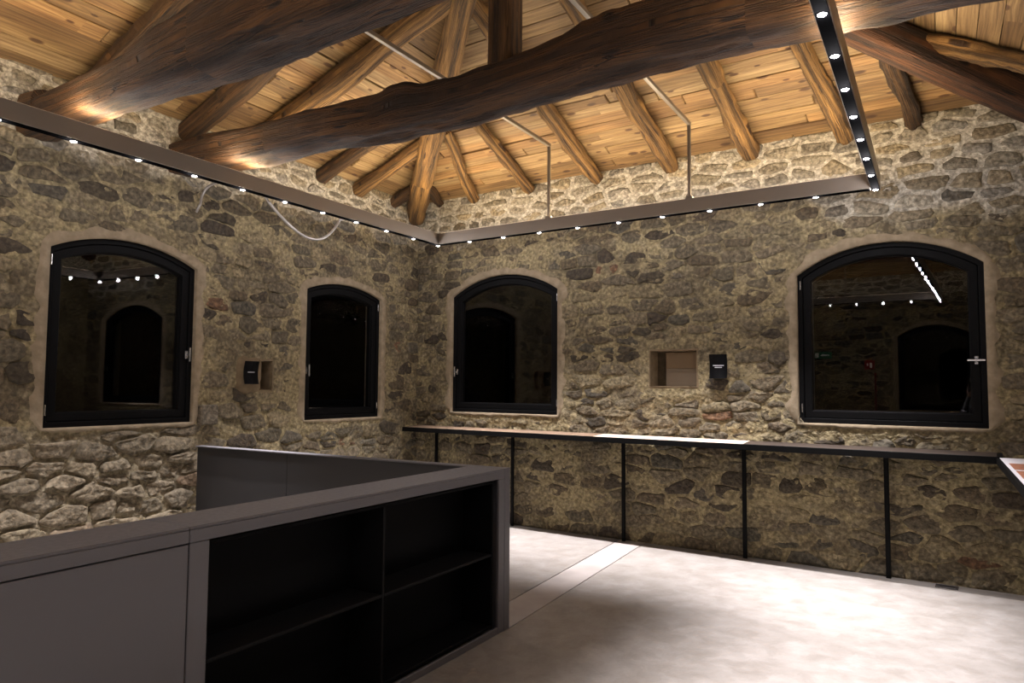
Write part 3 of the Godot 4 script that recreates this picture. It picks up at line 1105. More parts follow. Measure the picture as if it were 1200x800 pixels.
func build_light_frame(spot: float, spill: float, strip: float):
	var sk := deg_to_rad(2.8275)
	var A := Vector3(0.906, LED_Y, 0.785)
	var X := Vector3(cos(sk), 0, sin(sk))
	var Bc := A + X * GAP * 10.0
	var Cc := Bc + Vector3.BACK * GAP * 16.0
	var Dc := A + Vector3.BACK * GAP * 16.0
	var root := thing("light_frame", "suspended bronze light channel running round the room with rows of downlights", "light fixture")
	var runs := [[A, Dc, 16, "channel along the left wall"], [A, Bc, 10, "channel along the right wall"], [Bc, Cc, 16, "channel returning towards the viewpoint"], [Dc, Cc, 10, "channel across the back of the room"]]
	var H := 0.135
	var Wd := 0.075
	for i in 4:
		var r: Array = runs[i]
		var p: Vector3 = r[0]
		var q: Vector3 = r[1]
		var d := (q - p).normalized()
		var e := Wd * 0.5 if i == 0 or i == 2 else -Wd * 0.5 - 0.001
		var body := MB.new()
		body.bar(p - d * e + UP * (H * 0.5 + 0.004), q + d * e + UP * (H * 0.5 + 0.004), Wd, H, 0.003)
		var node := obj("channel", body, M.channel, root, r[3])
		var und := MB.new()
		und.bar(p - d * (e - 0.006) + UP * 0.002, q + d * (e - 0.006) + UP * 0.002, Wd - 0.012, 0.008, 0.001)
		obj("underside", und, M.channel_under, node)
		var sp := MB.new()
		sp.bar(p + d * 0.06 + UP * (H + 0.007), q - d * 0.06 + UP * (H + 0.007), 0.04, 0.006, 0.001)
		obj("led_strip", sp, M.led_strip, node)
		var al := AreaLight3D.new()
		al.name = "uplight"
		al.area_size = Vector2(0.04, p.distance_to(q) - 0.12)
		al.light_energy = strip * p.distance_to(q)
		al.light_color = Color(1.0, 0.89, 0.74)
		al.shadow_enabled = true
		al.area_range = 12.0
		al.area_attenuation = 2.0
		al.transform = Transform3D(Basis(d.cross(UP).normalized(), d, UP).orthonormalized(), (p + q) * 0.5 + UP * (H + 0.016))
		# an area light shines along its -z, so turn that up
		al.transform.basis = Basis(d.cross(UP).normalized(), d, d.cross(UP).normalized().cross(d))
		if al.transform.basis.z.y > 0.0:
			al.transform.basis = Basis(-al.transform.basis.x, al.transform.basis.y, -al.transform.basis.z)
		root.add_child(al, true)
		var first := 0 if i < 2 else (1 if i == 3 else 1)
		var last: int = r[2]
		if i == 3: last -= 1
		for k in range(first, last + 1):
			if i == 1 and k == 0: continue
			var c := p + d * (GAP * k)
			var ring := MB.new()
			cylinder(ring, c + UP * 0.002, c - UP * 0.005, 0.027, 18)
			var holder := obj("lamp", ring, M.channel_under, node)
			var lens := MB.new(true)
			# a shallow dome
			for s in 18:
				var a0 := TAU * s / 18.0
				var a1 := TAU * (s + 1) / 18.0
				var e0 := Vector3(cos(a0), 0, sin(a0))
				var e1 := Vector3(cos(a1), 0, sin(a1))
				lens.quad(c - UP * 0.005 + e0 * 0.021, c - UP * 0.005 + e1 * 0.021, c - UP * 0.010 + e1 * 0.014, c - UP * 0.010 + e0 * 0.014, Vector3.DOWN)
				lens.tri(c - UP * 0.010 + e0 * 0.014, c - UP * 0.010 + e1 * 0.014, c - UP * 0.012, Vector3.DOWN)
			obj("lamp_lens", lens, M.led, node)
			# the lens throws a narrow beam, and its dome a weak glow all round
			var sl := SpotLight3D.new()
			sl.name = "downlight"
			sl.rotation_degrees = Vector3(-90, 0, 0)
			sl.light_energy = spot
			sl.spot_angle = 27.5
			sl.spot_angle_attenuation = 1.0
			sl.spot_range = 14.0
			sl.spot_attenuation = 2.0
			var ol := OmniLight3D.new()
			ol.name = "lens_glow"
			ol.light_energy = spill
			ol.omni_range = 14.0
			ol.omni_attenuation = 2.0
			for l in [sl, ol]:
				l.position = c - UP * (0.022 if l == sl else 0.034)
				l.light_color = Color(0.985, 0.965, 0.985)
				l.light_size = 0.012
				l.shadow_enabled = true
				root.add_child(l, true)
	# hangers: a drop from a level bar that runs from one side of the frame to the other
	var n := 0
	for hg in [[1.572, 4.38], [3.178, 4.31]]:
		var c: Vector3 = A + X * hg[0] + UP * (H + 0.003)
		var y: float = hg[1]
		var f: Vector3 = c + Vector3.BACK * (GAP * 16.0)
		var hb := MB.new()
		hb.bar(Vector3(c.x, y, c.z - 0.015), Vector3(f.x, y, f.z + 0.015), 0.036, 0.036, 0.003)
		var o := obj("hanger", hb, M.steel, root)
		for e in [c, f]:
			var db := MB.new()
			db.box_at(Vector3(e.x - 0.015, e.y, e.z - 0.015), Vector3(e.x + 0.015, y - 0.0185, e.z + 0.015), 0.003)
			obj("hanger_drop", db, M.steel, root)
			var foot := MB.new()
			foot.box_at(Vector3(e.x - 0.035, e.y - 0.002, e.z - 0.03), Vector3(e.x + 0.035, e.y + 0.03, e.z + 0.03), 0.004)
			obj("clamp", foot, M.channel, root)
		n += 1


func build_parapet():
	var x0 := 3.19; var x1 := 3.50; var z0 := 3.48; var z1 := 8.6; var top := 1.118
	var root := thing("shelf_counter", "long grey metal parapet counter with open black shelves and a closed door", "counter")
	var add := func(called: String, lo: Vector3, hi: Vector3, m: Material, label := "", par: Node3D = root) -> MeshInstance3D:
		var mb := MB.new()
		mb.box_at(lo, hi, 0.003)
		return obj(called, mb, m, par, label)
	var g := 0.0015
	add.call("top_panel", Vector3(x0, top - 0.012, z0), Vector3(x1, top, 5.97 - g), M.grey_panel)
	add.call("top_panel", Vector3(x0, top - 0.012, 5.97 + g), Vector3(x1, top, z1), M.grey_panel)
	add.call("fascia", Vector3(x1 - 0.02, 1.052, z0), Vector3(x1, top - 0.0125, 5.97 - g), M.grey_panel)
	add.call("fascia", Vector3(x1 - 0.02, 1.052, 5.97 + g), Vector3(x1, top - 0.0125, z1), M.grey_panel)
	for s in [[z0, 3.555], [5.875, 5.968], [8.5, z1]]:
		add.call("stile", Vector3(x1 - 0.02, 0.0, s[0]), Vector3(x1, 1.051, s[1]), M.grey_panel)
	add.call("bottom_rail", Vector3(x1 - 0.02, 0.0, 3.556), Vector3(x1, 0.045, 5.874), M.grey_panel)
	add.call("door", Vector3(x1 - 0.02, 0.012, 5.973), Vector3(x1 - 0.001, 1.047, 7.92), M.grey_panel)
	add.call("door", Vector3(x1 - 0.02, 0.012, 7.925), Vector3(x1 - 0.001, 1.047, 8.495), M.grey_panel)
	add.call("back_panel", Vector3(x0, 0.0, z0), Vector3(x0 + 0.018, top - 0.0125, z1), M.grey_panel)
	add.call("side_panel", Vector3(x0 + 0.019, 0.0, z0), Vector3(x1 - 0.021, top - 0.0125, z0 + 0.02), M.grey_panel)
	# the black carcass set inside the frame
	var cz0 := 3.575; var cz1 := 5.862
	var cx0 := x0 + 0.02; var cx1 := x1 - 0.035
	add.call("lining", Vector3(cx0, 0.03, cz0), Vector3(cx0 + 0.012, 1.05, cz1), M.dark_panel)
	add.call("lining", Vector3(cx0, 1.022, cz0), Vector3(cx1, 1.040, cz1), M.dark_panel)
	add.call("lining", Vector3(cx0, 0.046, cz0), Vector3(cx1, 0.064, cz1), M.dark_panel)
	add.call("lining", Vector3(cx0, 0.065, cz0), Vector3(cx1, 1.021, cz0 + 0.018), M.dark_panel)
	add.call("lining", Vector3(cx0, 0.065, cz1 - 0.018), Vector3(cx1, 1.021, cz1), M.dark_panel)
	add.call("divider", Vector3(cx0 + 0.012, 0.065, 4.712), Vector3(cx1, 1.021, 4.730), M.shelf_panel)
	add.call("shelf", Vector3(cx0 + 0.012, 0.528, cz0 + 0.018), Vector3(cx1, 0.546, 4.711), M.shelf_panel)
	add.call("shelf", Vector3(cx0 + 0.012, 0.528, 4.731), Vector3(cx1, 0.546, cz1 - 0.018), M.shelf_panel)
	# the thin return that runs to the left wall
	var ret := thing("parapet_screen", "thin dark metal parapet running from the shelf counter to the left wall", "parapet")
	add.call("panel", Vector3(0.10, 0.0, 3.405), Vector3(1.30, 1.106, 3.455), M.screen, "", ret)
	add.call("panel", Vector3(1.303, 0.0, 3.405), Vector3(3.188, 1.106, 3.455), M.screen, "", ret)
	add.call("panel", Vector3(3.189, 0.0, 3.405), Vector3(3.50, 1.106, 3.478), M.grey_panel, "", ret)
	add.call("cap", Vector3(0.10, 1.1065, 3.40), Vector3(3.50, top, 3.479), M.grey_panel, "", ret)


# a dressed block that juts out under the right jamb of the first window
func build_block(w: Wall):
	var root: Node3D = get_node("wall_left")
	var b := MB.new()
	b.box(Transform3D(Basis(Vector3(0.02, 0, 1).normalized(), UP, Vector3(-1, 0, 0.02).normalized()), w.at(3.315, 1.402, 0.01)), Vector3(0.19, 0.19, 0.15), 0.012)
	var m := world_tri(mat(Color(0.50, 0.455, 0.375), 0.9), 0.9)
	m.albedo_texture = M.stone.albedo_texture
	m.heightmap_enabled = true
	m.heightmap_texture = M.stone.heightmap_texture
	m.heightmap_scale = 1.5
	obj("stone_block", b, m, root, "smooth square block jutting from the wall")


func build_ledge(wr: Wall):
	var root := thing("display_ledge", "long sloping display ledge on black steel posts along the right wall", "ledge")
	var u0 := 0.06; var u1 := 6.62
	var df := 0.34; var yf := 1.150; var db := 0.03; var yb := 1.170
	var fr := MB.new()
	fr.bar(wr.at(u0, yf - 0.027, df - 0.006), wr.at(u1, yf - 0.027, df - 0.006), 0.012, 0.058, 0.002)
	obj("front_edge", fr, M.black_steel, root)
	var slab := MB.new()
	# sloped support tray
	var A := [wr.at(u0, yf - 0.006, df - 0.013), wr.at(u1, yf - 0.006, df - 0.013), wr.at(u1, yb - 0.006, db), wr.at(u0, yb - 0.006, db)]
	slab.quad(A[0], A[1], A[2], A[3], UP)
	var Bq := [A[0] - UP * 0.02, A[1] - UP * 0.02, A[2] - UP * 0.02, A[3] - UP * 0.02]
	slab.quad(Bq[0], Bq[1], Bq[2], Bq[3], Vector3.DOWN)
	for i in 4:
		var j := (i + 1) % 4
		slab.quad(A[i], A[j], Bq[j], Bq[i], (A[i] + A[j]) * 0.5 - (A[0] + A[2]) * 0.5)
	obj("tray", slab, M.black_steel, root)
	var wood := world_tri(mat(Color(0.52, 0.44, 0.36), 0.55), 1.5)
	wood.albedo_texture = noise_tex(0.02, 4, Color(0.7, 0.66, 0.62), Color(1, 1, 1), 71, 256)
	var pale := mat(Color(0.72, 0.64, 0.57), 0.5)
	var dusk := mat(Color(0.20, 0.165, 0.14), 0.45)
	for s in [[0.10, 1.02, wood, "brown printed panel"], [1.03, 2.86, wood, "brown printed panel"], [2.87, 4.52, pale, "pale printed panel"], [4.53, 6.58, dusk, "dark printed panel"]]:
		var p := MB.new()
		var t0 := 0.06; var t1 := 0.94
		var P := func(u: float, t: float, h: float) -> Vector3: return wr.at(u, lerpf(yf, yb, t) + h - 0.006, lerpf(df - 0.013, db, t))
		var q := [P.call(s[0], t0, 0.004), P.call(s[1], t0, 0.004), P.call(s[1], t1, 0.004), P.call(s[0], t1, 0.004)]
		var r := [P.call(s[0], t0, 0.0), P.call(s[1], t0, 0.0), P.call(s[1], t1, 0.0), P.call(s[0], t1, 0.0)]
		p.quad(q[0], q[1], q[2], q[3], UP)
		for i in 4:
			var j := (i + 1) % 4
			p.quad(q[i], q[j], r[j], r[i], (q[i] + q[j]) * 0.5 - (q[0] + q[2]) * 0.5)
		obj("printed_panel", p, s[2], root, s[3])
	for u in [0.42, 1.64, 3.13, 4.46, 5.74]:
		var pb := MB.new()
		var c := wr.at(u, 0.0, 0.065)
		pb.box(Transform3D(Basis(wr.ux, UP, wr.n), c + UP * 0.5665), Vector3(0.04, 1.133, 0.022), 0.002)
		obj("post", pb, M.black_steel, root)
		var arm := MB.new()
		arm.bar(wr.at(u, 1.118, 0.07), wr.at(u, 1.112, df - 0.02), 0.035, 0.02, 0.002)
		obj("bracket", arm, M.black_steel, root)
	# the leg along the end wall
	var side := thing("display_table", "display table with a pale printed picture panel at the right edge", "table")
	var x0 := 6.535; var x1 := 6.97; var z0 := 0.86; var z1 := 4.2; var y := 1.152
	var tb := MB.new()
	tb.box_at(Vector3(x0, y - 0.055, z0), Vector3(x1, y - 0.004, z1), 0.003)
	obj("frame", tb, M.black_steel, side)
	var white := mat(Color(0.86, 0.85, 0.86), 0.35)
	var sheet := MB.new()
	sheet.box_at(Vector3(x0 + 0.02, y - 0.003, z0 + 0.02), Vector3(x1 - 0.01, y + 0.001, z1 - 0.03), 0.001)
	obj("printed_sheet", sheet, white, side, "white printed sheet")
	var clay := world_tri(mat(Color(0.74, 0.52, 0.41), 0.4), 2.0)
	clay.albedo_texture = noise_tex(0.012, 5, Color(0.62, 0.55, 0.52), Color(1, 1, 1), 72, 256)
	for s in [[z0 + 0.52, z0 + 1.0], [z0 + 1.08, z0 + 1.8], [z0 + 1.9, z0 + 3.1]]:
		var ph := MB.new()
		ph.box_at(Vector3(x0 + 0.045, y + 0.0012, s[0]), Vector3(x1 - 0.05, y + 0.0025, s[1]), 0.0004)
		obj("picture", ph, clay, side, "terracotta coloured picture")
	for z in [z0 + 0.5, z1 - 0.3]:
		var lg := MB.new()
		lg.box_at(Vector3(x1 - 0.06, 0.0, z - 0.02), Vector3(x1 - 0.03, y - 0.056, z + 0.02), 0.002)
		obj("post", lg, M.black_steel, side)


func build_small(wl: Wall, wr: Wall, wb: Wall):
	# two small curved caption plates
	for it in [[wl, 2.825, 1.818, 0.18, 0.235, 0.045, "small black caption plate fixed on a plaster patch left of the left wall niche", 1], [wr, 4.208, 1.915, 0.185, 0.25, 0.050, "small black caption plate fixed right of the right wall niche", 2]]:
		var w: Wall = it[0]
		var root := thing("caption_plate", it[6], "sign", "")
		var mb := MB.new(true)
		var wd: float = it[3]
		var h: float = it[4]
		var rows := []
		for k in 13:
			var t := k / 12.0
			var bow := 0.022 * sin(t * PI) * (1.0 if it[7] == 1 else 0.8)
			rows.append([w.at(it[1] - wd / 2, it[2] + h * (0.5 - t), it[5] + 0.03 - bow), w.at(it[1] + wd / 2, it[2] + h * (0.5 - t), it[5] + 0.03 - bow)])
		for k in 12:
			mb.quad(rows[k][0], rows[k][1], rows[k + 1][1], rows[k + 1][0], w.n)
			mb.quad(rows[k][0] - w.n * 0.003, rows[k][1] - w.n * 0.003, rows[k + 1][1] - w.n * 0.003, rows[k + 1][0] - w.n * 0.003, -w.n)
		for e in 2:
			for k in 12:
				mb.quad(rows[k][e], rows[k + 1][e], rows[k + 1][e] - w.n * 0.003, rows[k][e] - w.n * 0.003, w.ux * (e * 2 - 1))
		obj("plate", mb, M.dark_panel, root)
		var fix := MB.new()
		fix.bar(w.at(it[1], it[2], it[5] - 0.03), w.at(it[1], it[2], it[5] + 0.008), 0.04, 0.04, 0.004)
		obj("mount", fix, M.black_steel, root)
		var ink := mat(Color(0.72, 0.72, 0.74), 0.6)
		# the caption is too small to read in the photograph: its lines only
		var lines: Array = [[0.004, 0.085]] if it[7] == 1 else [[0.010, 0.115], [-0.010, 0.075]]
		for ln in lines:
			var tb := MB.new()
			tb.bar(w.at(it[1] - ln[1] / 2, it[2] + ln[0], it[5] + 0.0135), w.at(it[1] + ln[1] / 2, it[2] + ln[0], it[5] + 0.0135), 0.003, 0.008, 0.0005)
			obj("caption_line", tb, ink, root)
	# looping conduit under the left channel
	var p := PackedVector3Array()
	p.append(Vector3(0.872, 3.50, 3.10))
	p.append(Vector3(0.70, 3.535, 3.095))
	for k in 25:
		var t := k / 24.0
		p.append(Vector3(0.50 + 0.10 * sin(t * PI), 3.52 - 0.33 * pow(sin(t * PI), 0.9) + 0.02 * (1.0 - t), lerpf(3.09, 2.05, t)))
	p.append(Vector3(0.70, 3.525, 2.045))
	p.append(Vector3(0.872, 3.50, 2.04))
	var cb := MB.new(true)
	cb.tube(p, 0.014, 10)
	var o := obj("cable", cb, M.conduit, self)
	tag(o, "grey flexible conduit hanging in a loop under the left light channel", "cable")
	p = PackedVector3Array()
	for q in [Vector3(0.60, 3.60, 3.37), Vector3(0.35, 3.64, 3.40), Vector3(0.14, 3.61, 3.44), Vector3(0.075, 3.52, 3.475), Vector3(0.075, 3.42, 3.495), Vector3(0.06, 3.34, 3.525)]: p.append(q)
	var cv := Curve3D.new()
	for i in p.size():
		var tan := (p[mini(i + 1, p.size() - 1)] - p[maxi(i - 1, 0)]) / 6.0
		cv.add_point(p[i], -tan, tan)
	cb = MB.new(true)
	cb.tube(cv.tessellate(3, 6), 0.012, 10)
	o = obj("cable_short", cb, M.conduit, self)
	o.name = "cable_001"
	tag(o, "short grey cable entering the left wall beside the middle beam end", "cable")
	# floor socket at the foot of the right wall
	var fs := thing("floor_socket", "flat metal floor socket cover at the foot of the right wall", "socket")
	var mb2 := MB.new()
	mb2.box(Transform3D(Basis(wr.ux, UP, wr.n), wr.at(6.19, 0.004, 0.105)), Vector3(0.17, 0.010, 0.10), 0.002)
	obj("cover", mb2, mat(Color(0.24, 0.22, 0.21), 0.5, 0.4), fs)
	var mb3 := MB.new()
	mb3.box(Transform3D(Basis(wr.ux, UP, wr.n), wr.at(6.19, 0.010, 0.105)), Vector3(0.12, 0.005, 0.06), 0.001)
	obj("flap", mb3, mat(Color(0.16, 0.15, 0.15), 0.5, 0.4), fs)
	# signs on the back wall, seen only in the mirror of the widest window
	var ex := thing("exit_sign", "green escape sign on the back wall, mirrored in the widest window", "sign")
	var e1 := MB.new()
	e1.box(Transform3D(Basis(Vector3.LEFT, UP, Vector3.FORWARD), wb.at(3.28, 2.45, 0.05)), Vector3(0.36, 0.15, 0.02), 0.003)
	obj("plate", e1, mat(Color(0.05, 0.42, 0.25), 0.5), ex)
	var e2 := MB.new()
	var white := mat(Color(0.9, 0.92, 0.9), 0.5)
	e2.box(Transform3D(Basis(Vector3.LEFT, UP, Vector3.FORWARD), wb.at(3.15, 2.45, 0.062)), Vector3(0.07, 0.11, 0.003), 0.001)
	e2.bar(wb.at(3.29, 2.45, 0.062), wb.at(3.41, 2.45, 0.062), 0.003, 0.022, 0.001)
	e2.tri(wb.at(3.22, 2.45, 0.063), wb.at(3.29, 2.49, 0.063), wb.at(3.29, 2.41, 0.063), Vector3.FORWARD)
	obj("symbol", e2, white, ex)
	var fi := thing("fire_sign", "red fire equipment sign on the back wall, mirrored in the widest window", "sign")
	var f1 := MB.new()
	f1.box(Transform3D(Basis(Vector3.LEFT, UP, Vector3.FORWARD), wb.at(4.24, 2.22, 0.05)), Vector3(0.20, 0.20, 0.02), 0.003)
	obj("plate", f1, mat(Color(0.55, 0.03, 0.04), 0.5), fi)
	var f2 := MB.new()
	f2.box(Transform3D(Basis(Vector3.LEFT, UP, Vector3.FORWARD), wb.at(4.27, 2.21, 0.062)), Vector3(0.045, 0.12, 0.003), 0.001)
	f2.box(Transform3D(Basis(Vector3.LEFT, UP, Vector3.FORWARD), wb.at(4.20, 2.23, 0.062)), Vector3(0.03, 0.07, 0.003), 0.001)
	obj("symbol", f2, white, fi)
	var pp := MB.new(true)
	pp.tube(PackedVector3Array([wb.at(4.35, 0.0, 0.06), wb.at(4.35, 2.05, 0.06)]), 0.02, 10)
	o = obj("fire_pipe", pp, mat(Color(0.42, 0.03, 0.03), 0.5), self)
	tag(o, "thin red pipe on the back wall below the fire equipment sign", "pipe")


# ---------------------------------------------------------------- the photographer, mirrored in the widest window
# b: list of [a, b, ra, rb] tapered capsules; blended
func field(p: Vector3, b: Array, k: float) -> float:
	var d := 9.0
	for c in b:
		var a: Vector3 = c[0]
		var ab: Vector3 = c[1] - a
		var t := clampf((p - a).dot(ab) / maxf(ab.length_squared(), 1e-9), 0.0, 1.0)
		var e := p.distance_to(a + ab * t) - lerpf(c[2], c[3], t)
		var h := clampf(0.5 + 0.5 * (d - e) / k, 0.0, 1.0)
		d = lerpf(d, e, h) - k * h * (1.0 - h)
	return d


# surface nets of the blended capsules, into mb through xf
func nets(mb: MB, bones: Array, k: float, cell: float, xf: Transform3D, tone: Callable):
	var lo := Vector3.ONE * 99.0
	var hi := -lo
	for c in bones:
		for e in [[c[0], c[2]], [c[1], c[3]]]:
			lo = lo.min(e[0] - Vector3.ONE * (e[1] + k))
			hi = hi.max(e[0] + Vector3.ONE * (e[1] + k))
	var n := Vector3i(((hi - lo) / cell).ceil()) + Vector3i.ONE
	var val := PackedFloat32Array()
	val.resize(n.x * n.y * n.z)
	val.fill(9.0)
	# only the cells near a bone
	for c in bones:
		var r: float = maxf(c[2], c[3]) + cell * 2.0 + k
		var l := Vector3i(((c[0].min(c[1]) - Vector3.ONE * r - lo) / cell).floor()).clamp(Vector3i.ZERO, n - Vector3i.ONE)
		var h := Vector3i(((c[0].max(c[1]) + Vector3.ONE * r - lo) / cell).ceil()).clamp(Vector3i.ZERO, n - Vector3i.ONE)
		for z in range(l.z, h.z + 1):
			for y in range(l.y, h.y + 1):
				for x in range(l.x, h.x + 1):
					var i := x + n.x * (y + n.y * z)
					if val[i] == 9.0: val[i] = field(lo + Vector3(x, y, z) * cell, bones, k)
	var vert := {}
	var step := [1, n.x, n.x * n.y]
	for z in n.z - 1:
		for y in n.y - 1:
			for x in n.x - 1:
				var i := x + n.x * (y + n.y * z)
				var neg := 0
				for q in 8:
					if val[i + (q & 1) + n.x * ((q >> 1) & 1) + n.x * n.y * (q >> 2)] < 0.0: neg += 1
				if neg == 0 or neg == 8: continue
				var sum := Vector3.ZERO
				var cnt := 0
				for ax in 3:
					for q in 4:
						var o := Vector3i.ZERO
						o[(ax + 1) % 3] = q & 1
						o[(ax + 2) % 3] = q >> 1
						var i0: int = i + o.x + n.x * (o.y + n.y * o.z)
						var i1: int = i0 + step[ax]
						if (val[i0] < 0.0) != (val[i1] < 0.0):
							var t := val[i0] / (val[i0] - val[i1])
							var pt := Vector3(o)
							pt[ax] += t
							sum += pt
							cnt += 1
				vert[i] = lo + (Vector3(x, y, z) + sum / cnt) * cell
	for z in range(1, n.z - 1):
		for y in range(1, n.y - 1):
			for x in range(1, n.x - 1):
				var i := x + n.x * (y + n.y * z)
				for ax in 3:
					var j: int = i + step[ax]
					if (val[i] < 0.0) == (val[j] < 0.0): continue
					var s1: int = step[(ax + 1) % 3]
					var s2: int = step[(ax + 2) % 3]
					if not (vert.has(i) and vert.has(i - s1) and vert.has(i - s2) and vert.has(i - s1 - s2)): continue
					var q := [vert[i], vert[i - s1], vert[i - s1 - s2], vert[i - s2]]
					var dir := Vector3.ZERO
					dir[ax] = 1.0 if val[i] < 0.0 else -1.0
					dir = xf.basis * dir
					var c := [tone.call(q[0]), tone.call(q[1]), tone.call(q[2]), tone.call(q[3])]
					mb.tri(xf * q[0], xf * q[1], xf * q[2], dir, Vector2.ZERO, Vector2.ZERO, Vector2.ZERO, c[0], c[1], c[2])
					mb.tri(xf * q[0], xf * q[2], xf * q[3], dir, Vector2.ZERO, Vector2.ZERO, Vector2.ZERO, c[0], c[2], c[3])


func build_photographer(cam: Camera3D):
	var yaw := cam.rotation.y
	# local axes: x to the person's right, y up, z the way the person faces
	var fwd := Vector3(-sin(yaw), 0, -cos(yaw))
	var rgt := Vector3(cos(yaw), 0, -sin(yaw))
	var base := Vector3(cam.position.x, 0, cam.position.z) - fwd * 0.30
	var xf := Transform3D(Basis(rgt, UP, fwd), base)
	var root := thing("person", "person in dark clothes with white sleeve stripes raising a camera, mirrored in the widest window", "person")
	var V := func(x: float, y: float, z: float) -> Vector3: return Vector3(x, y, z)
	var skin := Color(0.50, 0.30, 0.21)
	var cloth := Color(0.012, 0.012, 0.014)
	var trouser := Color(0.018, 0.018, 0.022)
	var shoe := Color(0.05, 0.045, 0.04)
	var mb := MB.new(true, true)
	var body := [
		[V.call(0, 1.62, -0.02), V.call(0, 1.47, -0.04), 0.056, 0.062],
		[V.call(-0.155, 1.425, -0.045), V.call(0.155, 1.425, -0.045), 0.070, 0.070],
		[V.call(-0.075, 1.33, -0.035), V.call(0.075, 1.33, -0.035), 0.125, 0.125],
		[V.call(-0.06, 1.18, -0.03), V.call(0.06, 1.18, -0.03), 0.115, 0.115],
		[V.call(-0.07, 1.00, -0.035), V.call(0.07, 1.00, -0.035), 0.118, 0.118],
		[V.call(-0.19, 1.42, -0.045), V.call(-0.235, 1.19, 0.10), 0.060, 0.048],
		[V.call(-0.235, 1.19, 0.10), V.call(-0.055, 1.565, 0.135), 0.047, 0.032],
		[V.call(0.19, 1.42, -0.045), V.call(0.275, 1.22, 0.06), 0.060, 0.048],
		[V.call(0.275, 1.22, 0.06), V.call(0.118, 1.60, 0.095), 0.047, 0.032],
		[V.call(-0.095, 0.93, -0.035), V.call(-0.115, 0.50, -0.005), 0.092, 0.062],
		[V.call(-0.115, 0.50, -0.005), V.call(-0.125, 0.09, -0.045), 0.060, 0.042],
		[V.call(0.095, 0.93, -0.035), V.call(0.125, 0.50, 0.0), 0.092, 0.062],
		[V.call(0.125, 0.50, 0.0), V.call(0.14, 0.09, -0.04), 0.060, 0.042],
		[V.call(-0.125, 0.050, -0.065), V.call(-0.145, 0.036, 0.13), 0.048, 0.036],
		[V.call(0.14, 0.050, -0.06), V.call(0.165, 0.036, 0.135), 0.048, 0.036]]
	var tone := func(p: Vector3) -> Color:
		if p.y > 1.50 and absf(p.x) < 0.10 and p.z < 0.06: return skin
		if p.y < 0.085: return shoe
		return cloth if p.y > 0.97 else trouser
	nets(mb, body, 0.035, 0.014, xf, tone)
	# head: skull, face, jaw, brow, nose, lips, ears
	var head := [
		[V.call(0, 1.745, -0.035), V.call(0, 1.735, 0.000), 0.086, 0.080],
		[V.call(0, 1.69, 0.01), V.call(0, 1.66, 0.018), 0.066, 0.058],
		[V.call(0, 1.625, 0.045), V.call(0, 1.63, 0.02), 0.024, 0.050],
		[V.call(-0.035, 1.735, 0.066), V.call(0.035, 1.735, 0.066), 0.014, 0.014],
		[V.call(0, 1.725, 0.078), V.call(0, 1.685, 0.094), 0.007, 0.012],
		[V.call(-0.018, 1.652, 0.070), V.call(0.018, 1.652, 0.070), 0.008, 0.008],
		[V.call(-0.078, 1.72, -0.02), V.call(-0.080, 1.675, -0.012), 0.016, 0.010],
		[V.call(0.078, 1.72, -0.02), V.call(0.080, 1.675, -0.012), 0.016, 0.010],
		[V.call(0, 1.63, -0.02), V.call(0, 1.55, -0.03), 0.054, 0.056]]
	nets(mb, head, 0.014, 0.006, xf, func(_p): return skin)
	# the right hand on the grip, the left hand under the lens: palm, four fingers of three bones, thumb
	var hands := [[], []]
	var pr: Vector3 = V.call(0.100, 1.655, 0.115)
	hands[0].append([V.call(0.118, 1.60, 0.095), V.call(0.104, 1.635, 0.105), 0.028, 0.026])
	hands[0].append([pr + Vector3(0.004, -0.018, -0.006), pr + Vector3(-0.002, 0.022, 0.002), 0.024, 0.022])
	for i in 4:
		var y := 1.690 - 0.019 * i
		var ln: float = [0.92, 1.0, 0.96, 0.78][i]
		var k0: Vector3 = V.call(0.098, y, 0.132)
		var k1: Vector3 = k0 + Vector3(-0.004, 0.002, 0.040) * ln
		var k2: Vector3 = k1 + Vector3(-0.026, 0.0, 0.010) * ln
		hands[0].append([pr + Vector3(0, y - 1.662, 0), k0, 0.011, 0.0095])
		hands[0].append([k0, k1, 0.0095, 0.0088])
		hands[0].append([k1, k2, 0.0088, 0.0080])
		hands[0].append([k2, k2 + Vector3(-0.014, 0.0, -0.012) * ln, 0.0080, 0.0070])
	hands[0].append([pr + Vector3(-0.004, -0.012, -0.012), V.call(0.078, 1.668, 0.092), 0.013, 0.011])
	hands[0].append([V.call(0.078, 1.668, 0.092), V.call(0.052, 1.680, 0.097), 0.010, 0.0085])
	var pl: Vector3 = V.call(-0.030, 1.618, 0.185)
	hands[1].append([V.call(-0.055, 1.565, 0.135), V.call(-0.042, 1.598, 0.160), 0.028, 0.026])
	hands[1].append([pl + Vector3(-0.012, -0.006, -0.012), pl + Vector3(0.016, 0.002, 0.006), 0.023, 0.021])
	for i in 4:
		var z := 0.222 - 0.018 * i
		var ln: float = [0.9, 1.0, 0.95, 0.78][i]
		var k0: Vector3 = V.call(0.012, 1.632, z)
		var k1: Vector3 = k0 + Vector3(0.026, 0.026, 0.002) * ln
		var k2: Vector3 = k1 + Vector3(0.004, 0.026, 0.002) * ln
		hands[1].append([pl + Vector3(-0.004, 0, z - 0.195), k0, 0.011, 0.0095])
		hands[1].append([k0, k1, 0.0095, 0.0088])
		hands[1].append([k1, k2, 0.0088, 0.0080])
		hands[1].append([k2, k2 + Vector3(-0.008, 0.014, 0.0) * ln, 0.0080, 0.0070])
	hands[1].append([pl + Vector3(-0.012, 0.004, 0.004), V.call(-0.046, 1.655, 0.205), 0.013, 0.011])
	hands[1].append([V.call(-0.046, 1.655, 0.205), V.call(-0.041, 1.690, 0.212), 0.010, 0.0085])
